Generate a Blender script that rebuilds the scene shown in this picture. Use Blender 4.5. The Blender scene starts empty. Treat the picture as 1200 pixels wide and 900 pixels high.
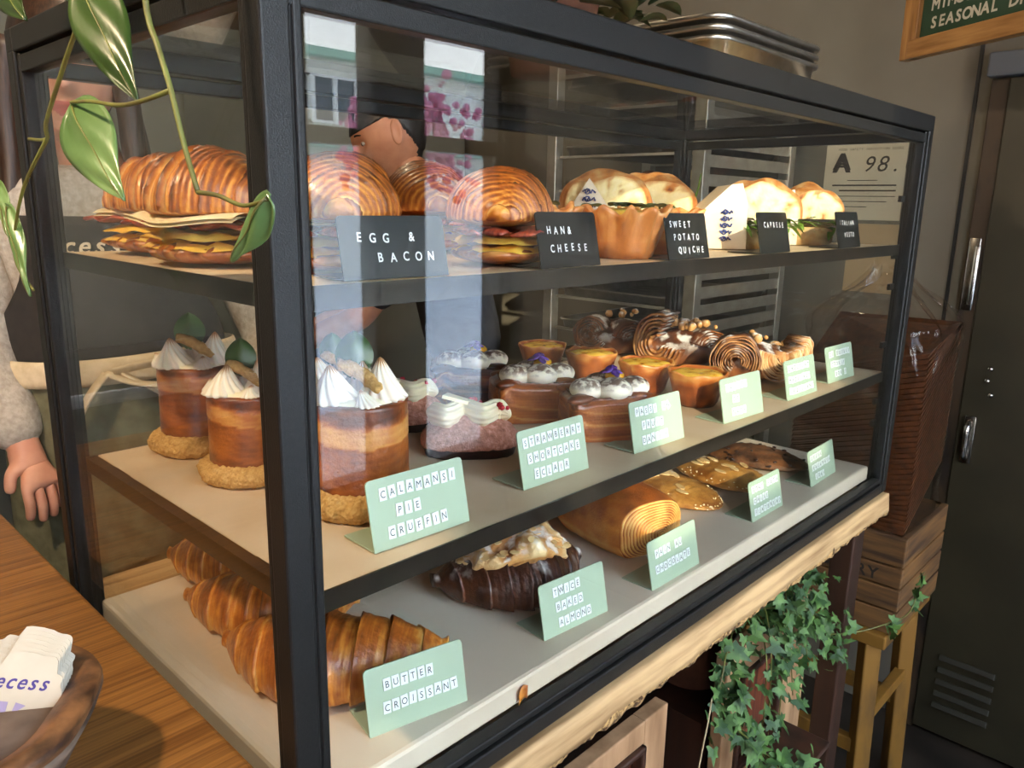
import bpy, bmesh, math, random
from mathutils import Vector, Matrix, noise
R = math.radians
scene = bpy.context.scene
C = scene.collection
# ------------------------------------------------------------------ camera, sky, sun, exposure
cam_d = bpy.data.cameras.new('camera'); cam = bpy.data.objects.new('camera', cam_d); C.objects.link(cam)
YAW, PIT, ROL = 0.7594, -0.2277, 0.0191
fw = Vector((math.cos(PIT)*math.cos(YAW), math.cos(PIT)*math.sin(YAW), math.sin(PIT)))
rt0 = Vector((math.sin(YAW), -math.cos(YAW), 0)); up0 = rt0.cross(fw)
rt = math.cos(ROL)*rt0 + math.sin(ROL)*up0; up = -math.sin(ROL)*rt0 + math.cos(ROL)*up0
cm = Matrix((rt, up, -fw)).transposed().to_4x4(); cm.translation = Vector((-.2378, -.4242, 1.4302))
cam.matrix_world = cm
cam_d.sensor_width = 36; cam_d.lens = 27.33; cam_d.clip_start = .02; cam_d.clip_end = 200
scene.camera = cam
scene.view_settings.view_transform = 'Standard'; scene.view_settings.look = 'None'
scene.view_settings.gamma = 1; scene.view_settings.use_curve_mapping = False
scene.view_settings.exposure = 0.38
scene.cycles.transparent_max_bounces = 32
scene.cycles.max_bounces = 8
scene.cycles.sample_clamp_indirect = 6

w = bpy.data.worlds.new('sky'); scene.world = w; w.use_nodes = True
nt = w.node_tree; bg = nt.nodes['Background']
tc = nt.nodes.new('ShaderNodeTexCoord'); sp = nt.nodes.new('ShaderNodeSeparateXYZ'); rp = nt.nodes.new('ShaderNodeValToRGB')
nt.links.new(tc.outputs['Generated'], sp.inputs[0]); nt.links.new(sp.outputs['Z'], rp.inputs[0]); nt.links.new(rp.outputs[0], bg.inputs[0])
rp.color_ramp.elements[0].position = 0.0; rp.color_ramp.elements[0].color = (1.0, .985, .95, 1)
rp.color_ramp.elements[1].position = .6; rp.color_ramp.elements[1].color = (.55, .72, 1.0, 1)
bg.inputs[1].default_value = 12.0

def light(name, kind, loc, energy, color, **kw):
    d = bpy.data.lights.new(name, kind); d.energy = energy; d.color = color
    tgt = kw.pop('target', None)
    for k, v in kw.items(): setattr(d, k, v)
    o = bpy.data.objects.new(name, d); C.objects.link(o); o.location = loc
    if tgt is not None: o.rotation_euler = (Vector(tgt)-Vector(loc)).to_track_quat('-Z', 'Y').to_euler()
    return o
SUN_DIR = Vector((1.25, 1.75, -.87))
light('sun', 'SUN', (-5, -7, 5), 5.2, (1.0, .86, .66), angle=R(.6), target=Vector((-5, -7, 5))+SUN_DIR)
FY = -1.7                                   # street wall
WIN = [(-2.45, -.98, .70, 2.70), (-.83, -.20, 1.88, 2.85), (-.08, .94, .75, 2.75), (1.10, 1.38, .45, 2.35), (1.56, 1.96, .45, 2.35)]   # unseen wide, clerestory and middle panes added to steer daylight; narrow panes mirrored
# ------------------------------------------------------------------ materials
MATS = {}
def lin(c): return tuple(((x/255)/12.92 if x/255 <= .04045 else (((x/255)+.055)/1.055)**2.4) for x in c)
def mat(name, c1, c2=None, rough=.5, metal=0., scale=20., stretch=(1, 1, 1), detail=4., bump=0., bscale=None, coat=0., lo=.35, hi=.65, trans=0., spec=.5, c3=None, kind='NOISE', sheen=0., sss=0.):
    if name in MATS: return MATS[name]
    m = bpy.data.materials.new(name); m.use_nodes = True; MATS[name] = m
    n = m.node_tree.nodes; l = m.node_tree.links; b = n['Principled BSDF']
    b.inputs['Roughness'].default_value = rough; b.inputs['Metallic'].default_value = metal
    b.inputs['Coat Weight'].default_value = coat; b.inputs['Coat Roughness'].default_value = .15
    b.inputs['Specular IOR Level'].default_value = spec
    if sss:
        b.inputs['Subsurface Weight'].default_value = sss; b.inputs['Subsurface Radius'].default_value = (.01, .006, .003); b.inputs['Subsurface Scale'].default_value = .5
    b.inputs['Base Color'].default_value = (*c1, 1)
    t = n.new('ShaderNodeTexCoord'); mp = n.new('ShaderNodeMapping'); mp.inputs['Scale'].default_value = stretch
    l.new(t.outputs['Object'], mp.inputs['Vector'])
    if c2 is not None:
        nz = n.new('ShaderNodeTexNoise'); nz.inputs['Scale'].default_value = scale; nz.inputs['Detail'].default_value = detail
        l.new(mp.outputs[0], nz.inputs['Vector'])
        r = n.new('ShaderNodeValToRGB'); e = r.color_ramp.elements
        e[0].position = lo; e[0].color = (*c1, 1); e[1].position = hi; e[1].color = (*c2, 1)
        if c3 is not None:
            x = e.new((lo+hi)/2); x.color = (*c3, 1)
        l.new(nz.outputs['Fac'], r.inputs[0]); l.new(r.outputs[0], b.inputs['Base Color'])
    if bump:
        nb = n.new('ShaderNodeTexNoise'); nb.inputs['Scale'].default_value = bscale or scale; nb.inputs['Detail'].default_value = 5
        l.new(mp.outputs[0], nb.inputs['Vector'])
        bp = n.new('ShaderNodeBump'); bp.inputs['Strength'].default_value = bump; bp.inputs['Distance'].default_value = .003
        l.new(nb.outputs['Fac'], bp.inputs['Height']); l.new(bp.outputs[0], b.inputs['Normal'])
    return m
def tint_mat(name, stops, rough=.45, coat=0., nscale=60., namt=.25, bump=.3, bscale=200., dust=0., dcol=(.9, .86, .8), dscale=60., sss=0., dlo=.45):
    """colour by the per-vertex 'tint' (how far baked that bit of crust is) + noise; dust = sugar lying on upward faces"""
    if name in MATS: return MATS[name]
    m = bpy.data.materials.new(name); m.use_nodes = True; MATS[name] = m
    n = m.node_tree.nodes; l = m.node_tree.links; b = n['Principled BSDF']
    b.inputs['Roughness'].default_value = rough; b.inputs['Coat Weight'].default_value = coat; b.inputs['Coat Roughness'].default_value = .2
    if sss:
        b.inputs['Subsurface Weight'].default_value = sss; b.inputs['Subsurface Radius'].default_value = (.01, .005, .002); b.inputs['Subsurface Scale'].default_value = .5
    a = n.new('ShaderNodeAttribute'); a.attribute_name = 'tint'
    t = n.new('ShaderNodeTexCoord'); nz = n.new('ShaderNodeTexNoise'); nz.inputs['Scale'].default_value = nscale; nz.inputs['Detail'].default_value = 5
    l.new(t.outputs['Object'], nz.inputs['Vector'])
    s = n.new('ShaderNodeMath'); s.operation = 'SUBTRACT'; l.new(nz.outputs['Fac'], s.inputs[0]); s.inputs[1].default_value = .5
    ma = n.new('ShaderNodeMath'); ma.operation = 'MULTIPLY_ADD'; l.new(s.outputs[0], ma.inputs[0]); ma.inputs[1].default_value = namt*2; l.new(a.outputs['Fac'], ma.inputs[2])
    r = n.new('ShaderNodeValToRGB'); e = r.color_ramp.elements
    e[0].position = stops[0][0]; e[0].color = (*stops[0][1], 1); e[1].position = stops[-1][0]; e[1].color = (*stops[-1][1], 1)
    for p, c in stops[1:-1]: e.new(p).color = (*c, 1)
    l.new(ma.outputs[0], r.inputs[0]); col = r.outputs[0]
    if dust:
        g = n.new('ShaderNodeNewGeometry'); sx = n.new('ShaderNodeSeparateXYZ'); l.new(g.outputs['Normal'], sx.inputs[0])
        n2 = n.new('ShaderNodeTexNoise'); n2.inputs['Scale'].default_value = dscale; n2.inputs['Detail'].default_value = 8; l.new(t.outputs['Object'], n2.inputs['Vector'])
        mr = n.new('ShaderNodeMapRange'); mr.inputs['From Min'].default_value = dlo; mr.inputs['From Max'].default_value = dlo+.12; l.new(n2.outputs['Fac'], mr.inputs['Value'])
        mz = n.new('ShaderNodeMapRange'); mz.inputs['From Min'].default_value = .1; mz.inputs['From Max'].default_value = .8; l.new(sx.outputs['Z'], mz.inputs['Value'])
        mm = n.new('ShaderNodeMath'); mm.operation = 'MULTIPLY'; l.new(mr.outputs[0], mm.inputs[0]); l.new(mz.outputs[0], mm.inputs[1])
        m2 = n.new('ShaderNodeMath'); m2.operation = 'MULTIPLY'; l.new(mm.outputs[0], m2.inputs[0]); m2.inputs[1].default_value = dust
        mx = n.new('ShaderNodeMix'); mx.data_type = 'RGBA'; l.new(m2.outputs[0], mx.inputs['Factor']); l.new(col, mx.inputs[6]); mx.inputs[7].default_value = (*dcol, 1)
        col = mx.outputs[2]
    l.new(col, b.inputs['Base Color'])
    if bump:
        nb = n.new('ShaderNodeTexNoise'); nb.inputs['Scale'].default_value = bscale; nb.inputs['Detail'].default_value = 4; l.new(t.outputs['Object'], nb.inputs['Vector'])
        bp = n.new('ShaderNodeBump'); bp.inputs['Strength'].default_value = bump; bp.inputs['Distance'].default_value = .002
        l.new(nb.outputs['Fac'], bp.inputs['Height']); l.new(bp.outputs[0], b.inputs['Normal'])
    return m
def glass_mat(name, tint=(.97, .98, .97), r0=.05, smudge=.0):
    if name in MATS: return MATS[name]
    m = bpy.data.materials.new(name); m.use_nodes = True; MATS[name] = m
    n = m.node_tree.nodes; l = m.node_tree.links; n.remove(n['Principled BSDF']); out = n['Material Output']
    lw = n.new('ShaderNodeLayerWeight'); lw.inputs['Blend'].default_value = .5
    p = n.new('ShaderNodeMath'); p.operation = 'POWER'; l.new(lw.outputs['Facing'], p.inputs[0]); p.inputs[1].default_value = 4.5
    f = n.new('ShaderNodeMath'); f.operation = 'MULTIPLY_ADD'; l.new(p.outputs[0], f.inputs[0]); f.inputs[1].default_value = .9-r0; f.inputs[2].default_value = r0
    tr = n.new('ShaderNodeBsdfTransparent'); tr.inputs[0].default_value = (*tint, 1)
    gl = n.new('ShaderNodeBsdfGlossy'); gl.inputs['Roughness'].default_value = .005
    mx = n.new('ShaderNodeMixShader'); l.new(f.outputs[0], mx.inputs[0]); l.new(tr.outputs[0], mx.inputs[1]); l.new(gl.outputs[0], mx.inputs[2])
    l.new(mx.outputs[0], out.inputs[0])
    return m
def emit_mat(name, col, s):
    if name in MATS: return MATS[name]
    m = bpy.data.materials.new(name); m.use_nodes = True; MATS[name] = m
    b = m.node_tree.nodes['Principled BSDF']; b.inputs['Base Color'].default_value = (*col, 1); b.inputs['Emission Color'].default_value = (*col, 1); b.inputs['Emission Strength'].default_value = s
    return m
# ------------------------------------------------------------------ mesh helpers
class G:
    """collects shapes; build() links them as ONE mesh object"""
    def __init__(s): s.v = []; s.f = []; s.t = []; s.mi = []; s.cur = 0
    def _add(s, vs, fs, ts=None):
        o = len(s.v); s.v += [Vector(p) for p in vs]; s.t += (list(ts) if ts is not None else [.5]*len(vs))
        s.f += [tuple(i+o for i in f) for f in fs]; s.mi += [s.cur]*len(fs); return s
    def box(s, c, d, rot=None):
        x, y, z = d[0]/2, d[1]/2, d[2]/2
        vs = [Vector((a*x, b*y, e*z)) for a in (-1, 1) for b in (-1, 1) for e in (-1, 1)]
        if rot is not None: vs = [rot @ p for p in vs]
        return s._add([p+Vector(c) for p in vs], [(0, 1, 3, 2), (4, 6, 7, 5), (0, 4, 5, 1), (2, 3, 7, 6), (0, 2, 6, 4), (1, 5, 7, 3)])
    def bx(s, x0, x1, y0, y1, z0, z1): return s.box(((x0+x1)/2, (y0+y1)/2, (z0+z1)/2), (x1-x0, y1-y0, z1-z0))
    def grid(s, fn, nu, nv, wu=False, wv=False, capu=False):
        """fn(u,v) -> (point, tint), u,v in 0..1"""
        vs = []; ts = []
        for i in range(nu):
            for j in range(nv):
                q = fn(i/(nu if wu else nu-1), j/(nv if wv else nv-1))
                vs.append(q[0]); ts.append(q[1])
        fs = []
        for i in range(nu if wu else nu-1):
            for j in range(nv if wv else nv-1):
                a = i*nv+j; b = i*nv+(j+1) % nv; c = ((i+1) % nu)*nv+(j+1) % nv; d = ((i+1) % nu)*nv+j
                fs.append((a, d, c, b))
        if capu:
            fs.append(tuple(range(nv))); fs.append(tuple(reversed(range((nu-1)*nv, nu*nv))))
        return s._add(vs, fs, ts)
    def lathe(s, prof, seg=32, wob=None, c=(0, 0, 0), tints=None, sy=1.):
        """prof [(r,z)], wob(theta,k)->radius factor"""
        vs = []; ts = []
        for k, (r, z) in enumerate(prof):
            for j in range(seg):
                th = 2*math.pi*j/seg; q = r*(wob(th, k) if wob else 1)
                vs.append((c[0]+q*math.cos(th), c[1]+q*math.sin(th)*sy, c[2]+z)); ts.append(tints[k] if tints else .5)
        fs = [(k*seg+j, k*seg+(j+1) % seg, (k+1)*seg+(j+1) % seg, (k+1)*seg+j) for k in range(len(prof)-1) for j in range(seg)]
        if prof[0][0] > 1e-6: fs.append(tuple(reversed(range(seg))))
        if prof[-1][0] > 1e-6: fs.append(tuple(range((len(prof)-1)*seg, len(prof)*seg)))
        return s._add(vs, fs, ts)
    def tube(s, pts, rad, seg=8, tint=.5, flat=1.):
        pts = [Vector(p) for p in pts]; n = len(pts); vs = []; ts = []
        rr = rad if isinstance(rad, (list, tuple)) else [rad]*n
        prev = None
        for i, p in enumerate(pts):
            d = (pts[min(i+1, n-1)]-pts[max(i-1, 0)]).normalized()
            a = prev if prev is not None else (Vector((0, 0, 1)) if abs(d.z) < .9 else Vector((1, 0, 0)))
            a = (a-d*a.dot(d)).normalized(); prev = a; b = d.cross(a)
            for j in range(seg):
                th = 2*math.pi*j/seg; vs.append(p+(a*math.cos(th)*flat+b*math.sin(th))*rr[i]); ts.append(tint)
        fs = [(k*seg+j, k*seg+(j+1) % seg, (k+1)*seg+(j+1) % seg, (k+1)*seg+j) for k in range(n-1) for j in range(seg)]
        fs += [tuple(reversed(range(seg))), tuple(range((n-1)*seg, n*seg))]
        return s._add(vs, fs, ts)
    def prism(s, out, h, M=None, tint=.5):
        """2D outline in xy, extruded 0..h in z"""
        n = len(out); vs = [Vector((x, y, 0)) for x, y in out]+[Vector((x, y, h)) for x, y in out]
        if M is not None: vs = [M @ p for p in vs]
        return s._add(vs, [tuple(reversed(range(n))), tuple(range(n, 2*n))]+[(i, (i+1) % n, n+(i+1) % n, n+i) for i in range(n)], [tint]*(2*n))
    def ball(s, c, r, nu=10, nv=14, tint=.5, noise_amp=0., nscale=30., rot=None):
        r = r if isinstance(r, (tuple, list)) else (r, r, r); c = Vector(c)
        def fn(u, v):
            a = (u*.998+.001)*math.pi; b = v*2*math.pi
            p = Vector((math.sin(a)*math.cos(b)*r[0], math.sin(a)*math.sin(b)*r[1], -math.cos(a)*r[2]))
            if rot is not None: p = rot @ p
            if noise_amp: p = p*(1+noise_amp*noise.noise((p+c)*nscale))
            return p+c, tint
        return s.grid(fn, nu, nv, False, True, True)
    def noise(s, amp, scale, seed=0., i0=0):
        sd = Vector((seed*7.3, seed*3.1, seed*5.7))
        for i in range(i0, len(s.v)): s.v[i] = s.v[i]+noise.noise_vector(s.v[i]*scale+sd)*amp
        return s
    def xf(s, M, i0=0):
        for i in range(i0, len(s.v)): s.v[i] = M @ s.v[i]
        return s
    def build(s, name, m, parent=None, smooth=True, bevel=0., loc=None, sub=0, autosmooth=None, seg=2):
        me = bpy.data.meshes.new(name); me.from_pydata([tuple(p) for p in s.v], [], s.f)
        ms = m if isinstance(m, (list, tuple)) else [m]
        for q in ms: me.materials.append(q)
        if len(ms) > 1: me.polygons.foreach_set('material_index', s.mi)
        at = me.attributes.new('tint', 'FLOAT', 'POINT'); at.data.foreach_set('value', s.t)
        bm = bmesh.new(); bm.from_mesh(me); bmesh.ops.recalc_face_normals(bm, faces=bm.faces); bm.to_mesh(me); bm.free()
        me.polygons.foreach_set('use_smooth', [smooth]*len(me.polygons)); me.update()
        o = bpy.data.objects.new(name, me); C.objects.link(o)
        if parent is not None: o.parent = parent
        if loc is not None: o.location = loc
        if bevel:
            b = o.modifiers.new('bevel', 'BEVEL'); b.width = bevel; b.segments = seg; b.limit_method = 'ANGLE'; b.angle_limit = R(40)
        if sub:
            b = o.modifiers.new('sub', 'SUBSURF'); b.levels = sub; b.render_levels = sub
        return o
def thing(name, label, cat, loc=(0, 0, 0), rz=0., group=None, rot=None):
    o = bpy.data.objects.new(name, None); C.objects.link(o); o.empty_display_size = .05
    o.location = loc; o.rotation_euler = rot if rot else (0, 0, rz); o['label'] = label; o['category'] = cat
    if group: o['group'] = group
    return o
def tag(o, label, cat, group=None, kind=None):
    o['label'] = label; o['category'] = cat
    if group: o['group'] = group
    if kind: o['kind'] = kind
    return o
def struct(o): o['kind'] = 'structure'; return o
def copy_tree(o, parent=None):
    c = o.copy(); C.objects.link(c)
    if parent is not None: c.parent = parent
    for ch in list(o.children): copy_tree(ch, c)
    return c
def lerp(a, b, t): return a+(b-a)*t
def smooth(a, b, x):
    t = max(0., min(1., (x-a)/(b-a))); return t*t*(3-2*t)
def spline(pts, n):
    pts = [Vector(p) for p in pts]; out = []
    for i in range(n):
        t = i/(n-1)*(len(pts)-1); k = min(int(t), len(pts)-2); f = t-k
        p0, p1, p2, p3 = pts[max(k-1, 0)], pts[k], pts[k+1], pts[min(k+2, len(pts)-1)]
        out.append(.5*((2*p1)+(p2-p0)*f+(2*p0-5*p1+4*p2-p3)*f*f+(3*p1-p0-3*p2+p3)*f**3))
    return out
# letters (built-in font) as flat meshes, cached
_gl = {}
def glyph(ch):
    if ch not in _gl:
        cu = bpy.data.curves.new('glyph', 'FONT'); cu.body = ch; cu.size = 1; cu.resolution_u = 3; cu.align_x = 'CENTER'; cu.fill_mode = 'FRONT'
        o = bpy.data.objects.new('glyph', cu); me = bpy.data.meshes.new_from_object(o)
        _gl[ch] = ([tuple(v.co) for v in me.vertices], [tuple(p.vertices) for p in me.polygons])
        bpy.data.objects.remove(o); bpy.data.meshes.remove(me)
    return _gl[ch]
def letter(g, ch, x, y, size, M, sx=1., bold=0., skew=0.):
    vs, fs = glyph(ch)
    offs = [(0, 0)] if not bold else [(0, 0), (bold, 0), (0, bold), (bold, bold)]
    for k, (dx, dy) in enumerate(offs):
        g._add([M @ Vector((x+(v[0]*sx+skew*v[1])*size+dx*size, y+v[1]*size+dy*size, k*.00002)) for v in vs], fs)
def text(g, s, x, y, size, M, adv=.62, sx=1., bold=0., skew=0.):
    for i, ch in enumerate(s):
        if ch != ' ': letter(g, ch, x+i*adv*size, y, size, M, sx, bold, skew)

T, MID, S, TOP = 1.375, 1.157, .988, 1.582       # shelf, shelf, base board, top of the case
L, D = 1.20, .476
CREAM = lin((190, 172, 140))
m_black = mat('black_powder_coat', (.011, .0105, .0098), (.015, .0145, .0132), spec=.24, rough=.36, scale=300, bump=.15, bscale=900)
m_glass = glass_mat('clear_glass', r0=.036)
m_wood_pine = mat('oiled_fir', lin((140, 94, 42)), lin((98, 60, 22)), rough=.42, scale=22, stretch=(.25, 14, 1), detail=5, lo=.38, hi=.66, bump=.1)
m_plank = mat('worn_plank', lin((196, 160, 112)), lin((120, 84, 46)), rough=.7, scale=14, stretch=(.35, 5, 5), detail=7, lo=.42, hi=.75, bump=.4)
m_chip = mat('rough_sawn_edge', lin((190, 150, 95)), lin((70, 45, 20)), rough=.9, scale=140, lo=.4, hi=.6, bump=1., bscale=140)
m_paint = mat('cream_wall_paint', lin((116, 109, 94)), lin((106, 99, 84)), rough=.6, scale=3, bump=.03, bscale=60)
m_dark = mat('dark_varnished_wood', lin((60, 34, 20)), lin((32, 18, 10)), rough=.5, scale=20, stretch=(1, 1, .1), bump=.2)
# ------------------------------------------------------------------ room
RX, LX, BY, CZ = 2.0, -2.6, 2.7, 3.0
m_floor = mat('grey_concrete', lin((54, 45, 37)), lin((32, 27, 22)), rough=.45, scale=6, bump=.05)
struct(G().bx(LX, RX+.2, FY-.15, BY+.2, -.1, 0).build('floor', m_floor, smooth=False))
m_ceil = mat('ceiling_planks', lin((120, 104, 84)), lin((92, 78, 62)), rough=.7, scale=5, stretch=(8, .4, 1))
struct(G().bx(LX, RX+.2, FY-.15, BY+.2, CZ, CZ+.1).build('ceiling', m_ceil, smooth=False))
g = G().bx(RX, RX+.14, FY-.15, BY+.2, 0, CZ)
struct(g.build('wall_right', m_paint, smooth=False))
m_backw = mat('grey_green_wall_paint', lin((124, 120, 104)), lin((112, 108, 92)), rough=.7, scale=3)
struct(G().bx(LX, RX, BY, BY+.14, 0, CZ).build('wall_back', m_backw, smooth=False))
struct(G().bx(LX-.14, LX, FY-.15, BY+.14, 0, CZ).build('wall_left', m_backw, smooth=False))
# street wall with three window openings
m_front = mat('dark_brown_wall', lin((58, 45, 33)), lin((48, 37, 27)), rough=.7, scale=4)
g = G(); xs = [LX]+[e for q in WIN for e in (q[0], q[1])]+[RX]
for i in range(0, len(xs), 2): g.bx(xs[i], xs[i+1], FY-.12, FY, 0, CZ)
for a, b, c, d in WIN: g.bx(a, b, FY-.12, FY, 0, c); g.bx(a, b, FY-.12, FY, d, CZ)
struct(g.build('wall_front', m_front, smooth=False))
m_wglass = glass_mat('window_glass', r0=.03)
for i, (a, b, c, d) in enumerate(WIN):
    g = G(); t = .022
    g.bx(a, a+t, FY-.10, FY-.02, c, d).bx(b-t, b, FY-.10, FY-.02, c, d).bx(a+t, b-t, FY-.10, FY-.02, c, c+t).bx(a+t, b-t, FY-.10, FY-.02, d-t, d)
    if i > 2: g.bx(a+t, b-t, FY-.10, FY-.02, 1.605, 1.655)
    fr = struct(g.build('window_%d' % (i+1), m_black, smooth=False))
    G().bx(a+t*.6, b-t*.6, FY-.064, FY-.056, c+t*.6, d-t*.6).build('pane', m_wglass, fr, smooth=False)
# right wall: panel seam, trim and the olive steel door
struct(G().bx(RX-.004, RX, .148, .156, 0, 1.95).build('trim_1', mat('black_gap', (.01, .01, .01)), smooth=False)); 
m_jamb = mat('chipped_brown_paint', lin((62, 46, 28)), lin((30, 21, 12)), rough=.6, scale=22, stretch=(1, 1, .3), bump=.4, lo=.45, hi=.6)
g = G().bx(RX-.03, RX, .075, .115, 0, 1.74)
struct(g.build('trim_2', m_jamb, smooth=False, bevel=.003))
struct(G().bx(RX-.045, RX, -.9, .125, 1.745, 1.80).build('trim_3', mat('grey_door_closer_paint', lin((92, 94, 96)), rough=.5), smooth=False, bevel=.004))
m_olive = mat('olive_enamel', lin((52, 46, 29)), lin((42, 37, 22)), rough=.5, scale=6, bump=.05, bscale=40)
door = struct(G().bx(RX-.036, RX-.001, -.86, .075, .012, 1.74).build('door_1', m_olive, smooth=False, bevel=.003))
g = G()
for k in range(5):
    z = .10+.036*k; g.box((RX-.040, -.035, z), (.010, .135, .016), Matrix.Rotation(R(24), 3, 'Y'))
g.build('vent_louvre', mat('dark_olive_enamel', lin((40, 36, 23)), rough=.5), door, smooth=False, bevel=.002)
m_chrome = mat('worn_chrome', (.5, .48, .44), (.3, .28, .25), rough=.25, metal=1, scale=40)
g = G(); g.bx(RX-.044, RX-.036, .033, .058, .80, .925)
g.tube(spline([(RX-.040, .046, .815), (RX-.062, .046, .825), (RX-.064, .046, .86), (RX-.062, .046, .90), (RX-.040, .046, .91)], 16), .007, 8)
g.build('door_handle', m_chrome, door, bevel=.001)
g = G()
for y, z in ((.021, 1.051), (.012, .985), (.024, 1.02)): g.ball((RX-.038, y, z), (.006, .007, .007), 6, 10)
g.build('door_bolt', m_chrome, door)
g = G().bx(RX-.036, RX-.028, .084, .110, 1.19, 1.37); g.tube([(RX-.038, .088, 1.205), (RX-.038, .088, 1.35)], .008, 8)
g.build('hinge', m_chrome, door, bevel=.002)

# ------------------------------------------------------------------ outside the windows
st = G().bx(-14, 30, -30, FY-.15, -.18, -.12).build('street', mat('asphalt', lin((214, 214, 216)), lin((190, 192, 196)), rough=.8, scale=8), smooth=False); struct(st)
struct(G().bx(-14, 30, -4.2, FY-.15, -.12, -.05).build('sidewalk', mat('pavement', lin((176, 172, 166)), lin((160, 156, 150)), rough=.8, scale=6), smooth=False))
m_white = mat('white_stucco', lin((236, 234, 228)), lin((222, 220, 214)), rough=.8, scale=3)
bld = thing('building', 'white flat roofed building across the street, mirrored in the front glass', 'building', (10, -13.2, -.12))
G().bx(-7, 8, -4, 0, 0, 4.2).build('wall', m_white, bld, smooth=False)
m_fas = mat('green_fascia', lin((130, 176, 158)), rough=.6)
G().bx(-7.2, 8.2, -4.1, .25, 4.2, 4.35).build('roof', m_fas, bld, smooth=False)
G().bx(-7.1, 8.1, 0, .30, 2.55, 2.78).build('canopy_band', m_fas, bld, smooth=False)
for k in range(6):
    wd = G().bx(-6.2+k*2.3, -5.2+k*2.3, .0, .06, 3.05, 3.85).build('window', mat('dark_window', (.05, .07, .09), rough=.1), bld, smooth=False)
    wf = G(); x = -6.2+k*2.3
    wf.bx(x-.05, x+.05, .0, .1, 3.0, 3.9).bx(x+.45, x+.55, 0, .1, 3.0, 3.9).bx(x+.95, x+1.05, 0, .1, 3.0, 3.9).bx(x-.05, x+1.05, 0, .09, 3.0, 3.06).bx(x-.05, x+1.05, 0, .09, 3.84, 3.9)
    wf.build('window_frame', m_white, wd, smooth=False)
bk = thing('building', 'tall brick building beyond the big left street window', 'building', (-9.62, -14, -.12), R(-35.5))  # added out of view: stops direct sun through the wide left window
G().bx(-5.0, 0, -1.2, 1.2, 0, 11).build('wall', mat('brick', lin((150, 90, 70)), lin((120, 70, 56)), rough=.8, scale=9), bk, smooth=False)
G().bx(-5.1, .0, -1.3, 1.3, 11, 11.2).build('roof', m_fas, bk, smooth=False)
sun_blocker_mid = thing('building', 'narrow brick building beyond the middle street window', 'building', (-7.5, -12, -.12), R(-35.5))  # second added block, unseen, bounds the sun shaft on its other side
G().bx(0, 1.25, -.8, .8, 0, 9).build('wall', mat('brick', (.2, .1, .1)), sun_blocker_mid, smooth=False)
G().bx(.0, 1.3, -.9, .9, 9, 9.2).build('roof', m_fas, sun_blocker_mid, smooth=False)
aw = G()
for k in range(11): aw.bx(.95, 3.2, FY-.28-.12*k, FY-.165-.12*k, 2.42+.02*k, 2.45+.02*k)
aw.bx(.95, 3.2, FY-1.50, FY-1.46, 2.38, 2.70)
tag(aw.build('awning', mat('grey_boards', lin((130, 122, 140)), lin((100, 94, 108)), rough=.7, scale=6, stretch=(.5, 6, 1)), smooth=False), 'grey boarded awning outside over the right hand windows', 'awning')
random.seed(4)
tree = thing('blossom_tree', 'pink flowering street tree mirrored in the front glass', 'tree', (6.3, -7.6, -.12))
G().tube(spline([(0, 0, 0), (.05, .03, .8), (-.05, 0, 1.4), (.1, .1, 2.0)], 12), [.09-.004*i for i in range(12)], 10).build('trunk', m_dark, tree)
g = G()
for k in range(700):
    a = random.uniform(0, 6.28); e = random.uniform(-.7, 1.2); r = random.uniform(.35, .95)*(1+.2*math.sin(a*3))
    c = (math.cos(a)*math.cos(e)*r-.1, math.sin(a)*math.cos(e)*r, 2.2+math.sin(e)*r); g.ball(c, random.uniform(.02, .07), 4, 6, noise_amp=.3, nscale=9)
g.build('blossom', mat('pink_blossom', lin((214, 140, 165)), lin((170, 90, 120)), rough=.8, scale=6), tree)
car = thing('car', 'blue parked car across the street, mirrored in the front glass', 'car', (11.6, -9.6, -.12), R(4)); car.scale = (.8, .8, .8)
def car_sec(u, v):
    x = (u-.5)*4.1; a = v*2*math.pi
    top = .62+.62*smooth(.18, .36, u)*(1-smooth(.72, .93, u))+.16*smooth(0, .08, u)*(1-smooth(.95, 1, u)); hw = .84*(1-.35*abs(u-.5)**3*8)
    cz = (.25+top)/2; hz = (top-.25)/2; sx = math.copysign(abs(math.cos(a))**.5, math.cos(a)); sz = math.copysign(abs(math.sin(a))**.5, math.sin(a))
    return Vector((x, sx*hw*(1-.25*max(0, sz)), cz+sz*hz)), .5
G().grid(car_sec, 30, 24, False, True, True).build('body', mat('blue_paint', lin((60, 80, 190)), rough=.25, coat=.6), car)
for sx in (-1.3, 1.3):
    for sy in (-.8, .8):
        G().lathe([(.001, -.1), (.28, -.1), (.32, -.06), (.32, .06), (.28, .1), (.001, .1)], 20).xf(Matrix.Translation((sx, sy, .32)) @ Matrix.Rotation(R(90), 4, 'X')).build('wheel', m_black, car)
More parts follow.
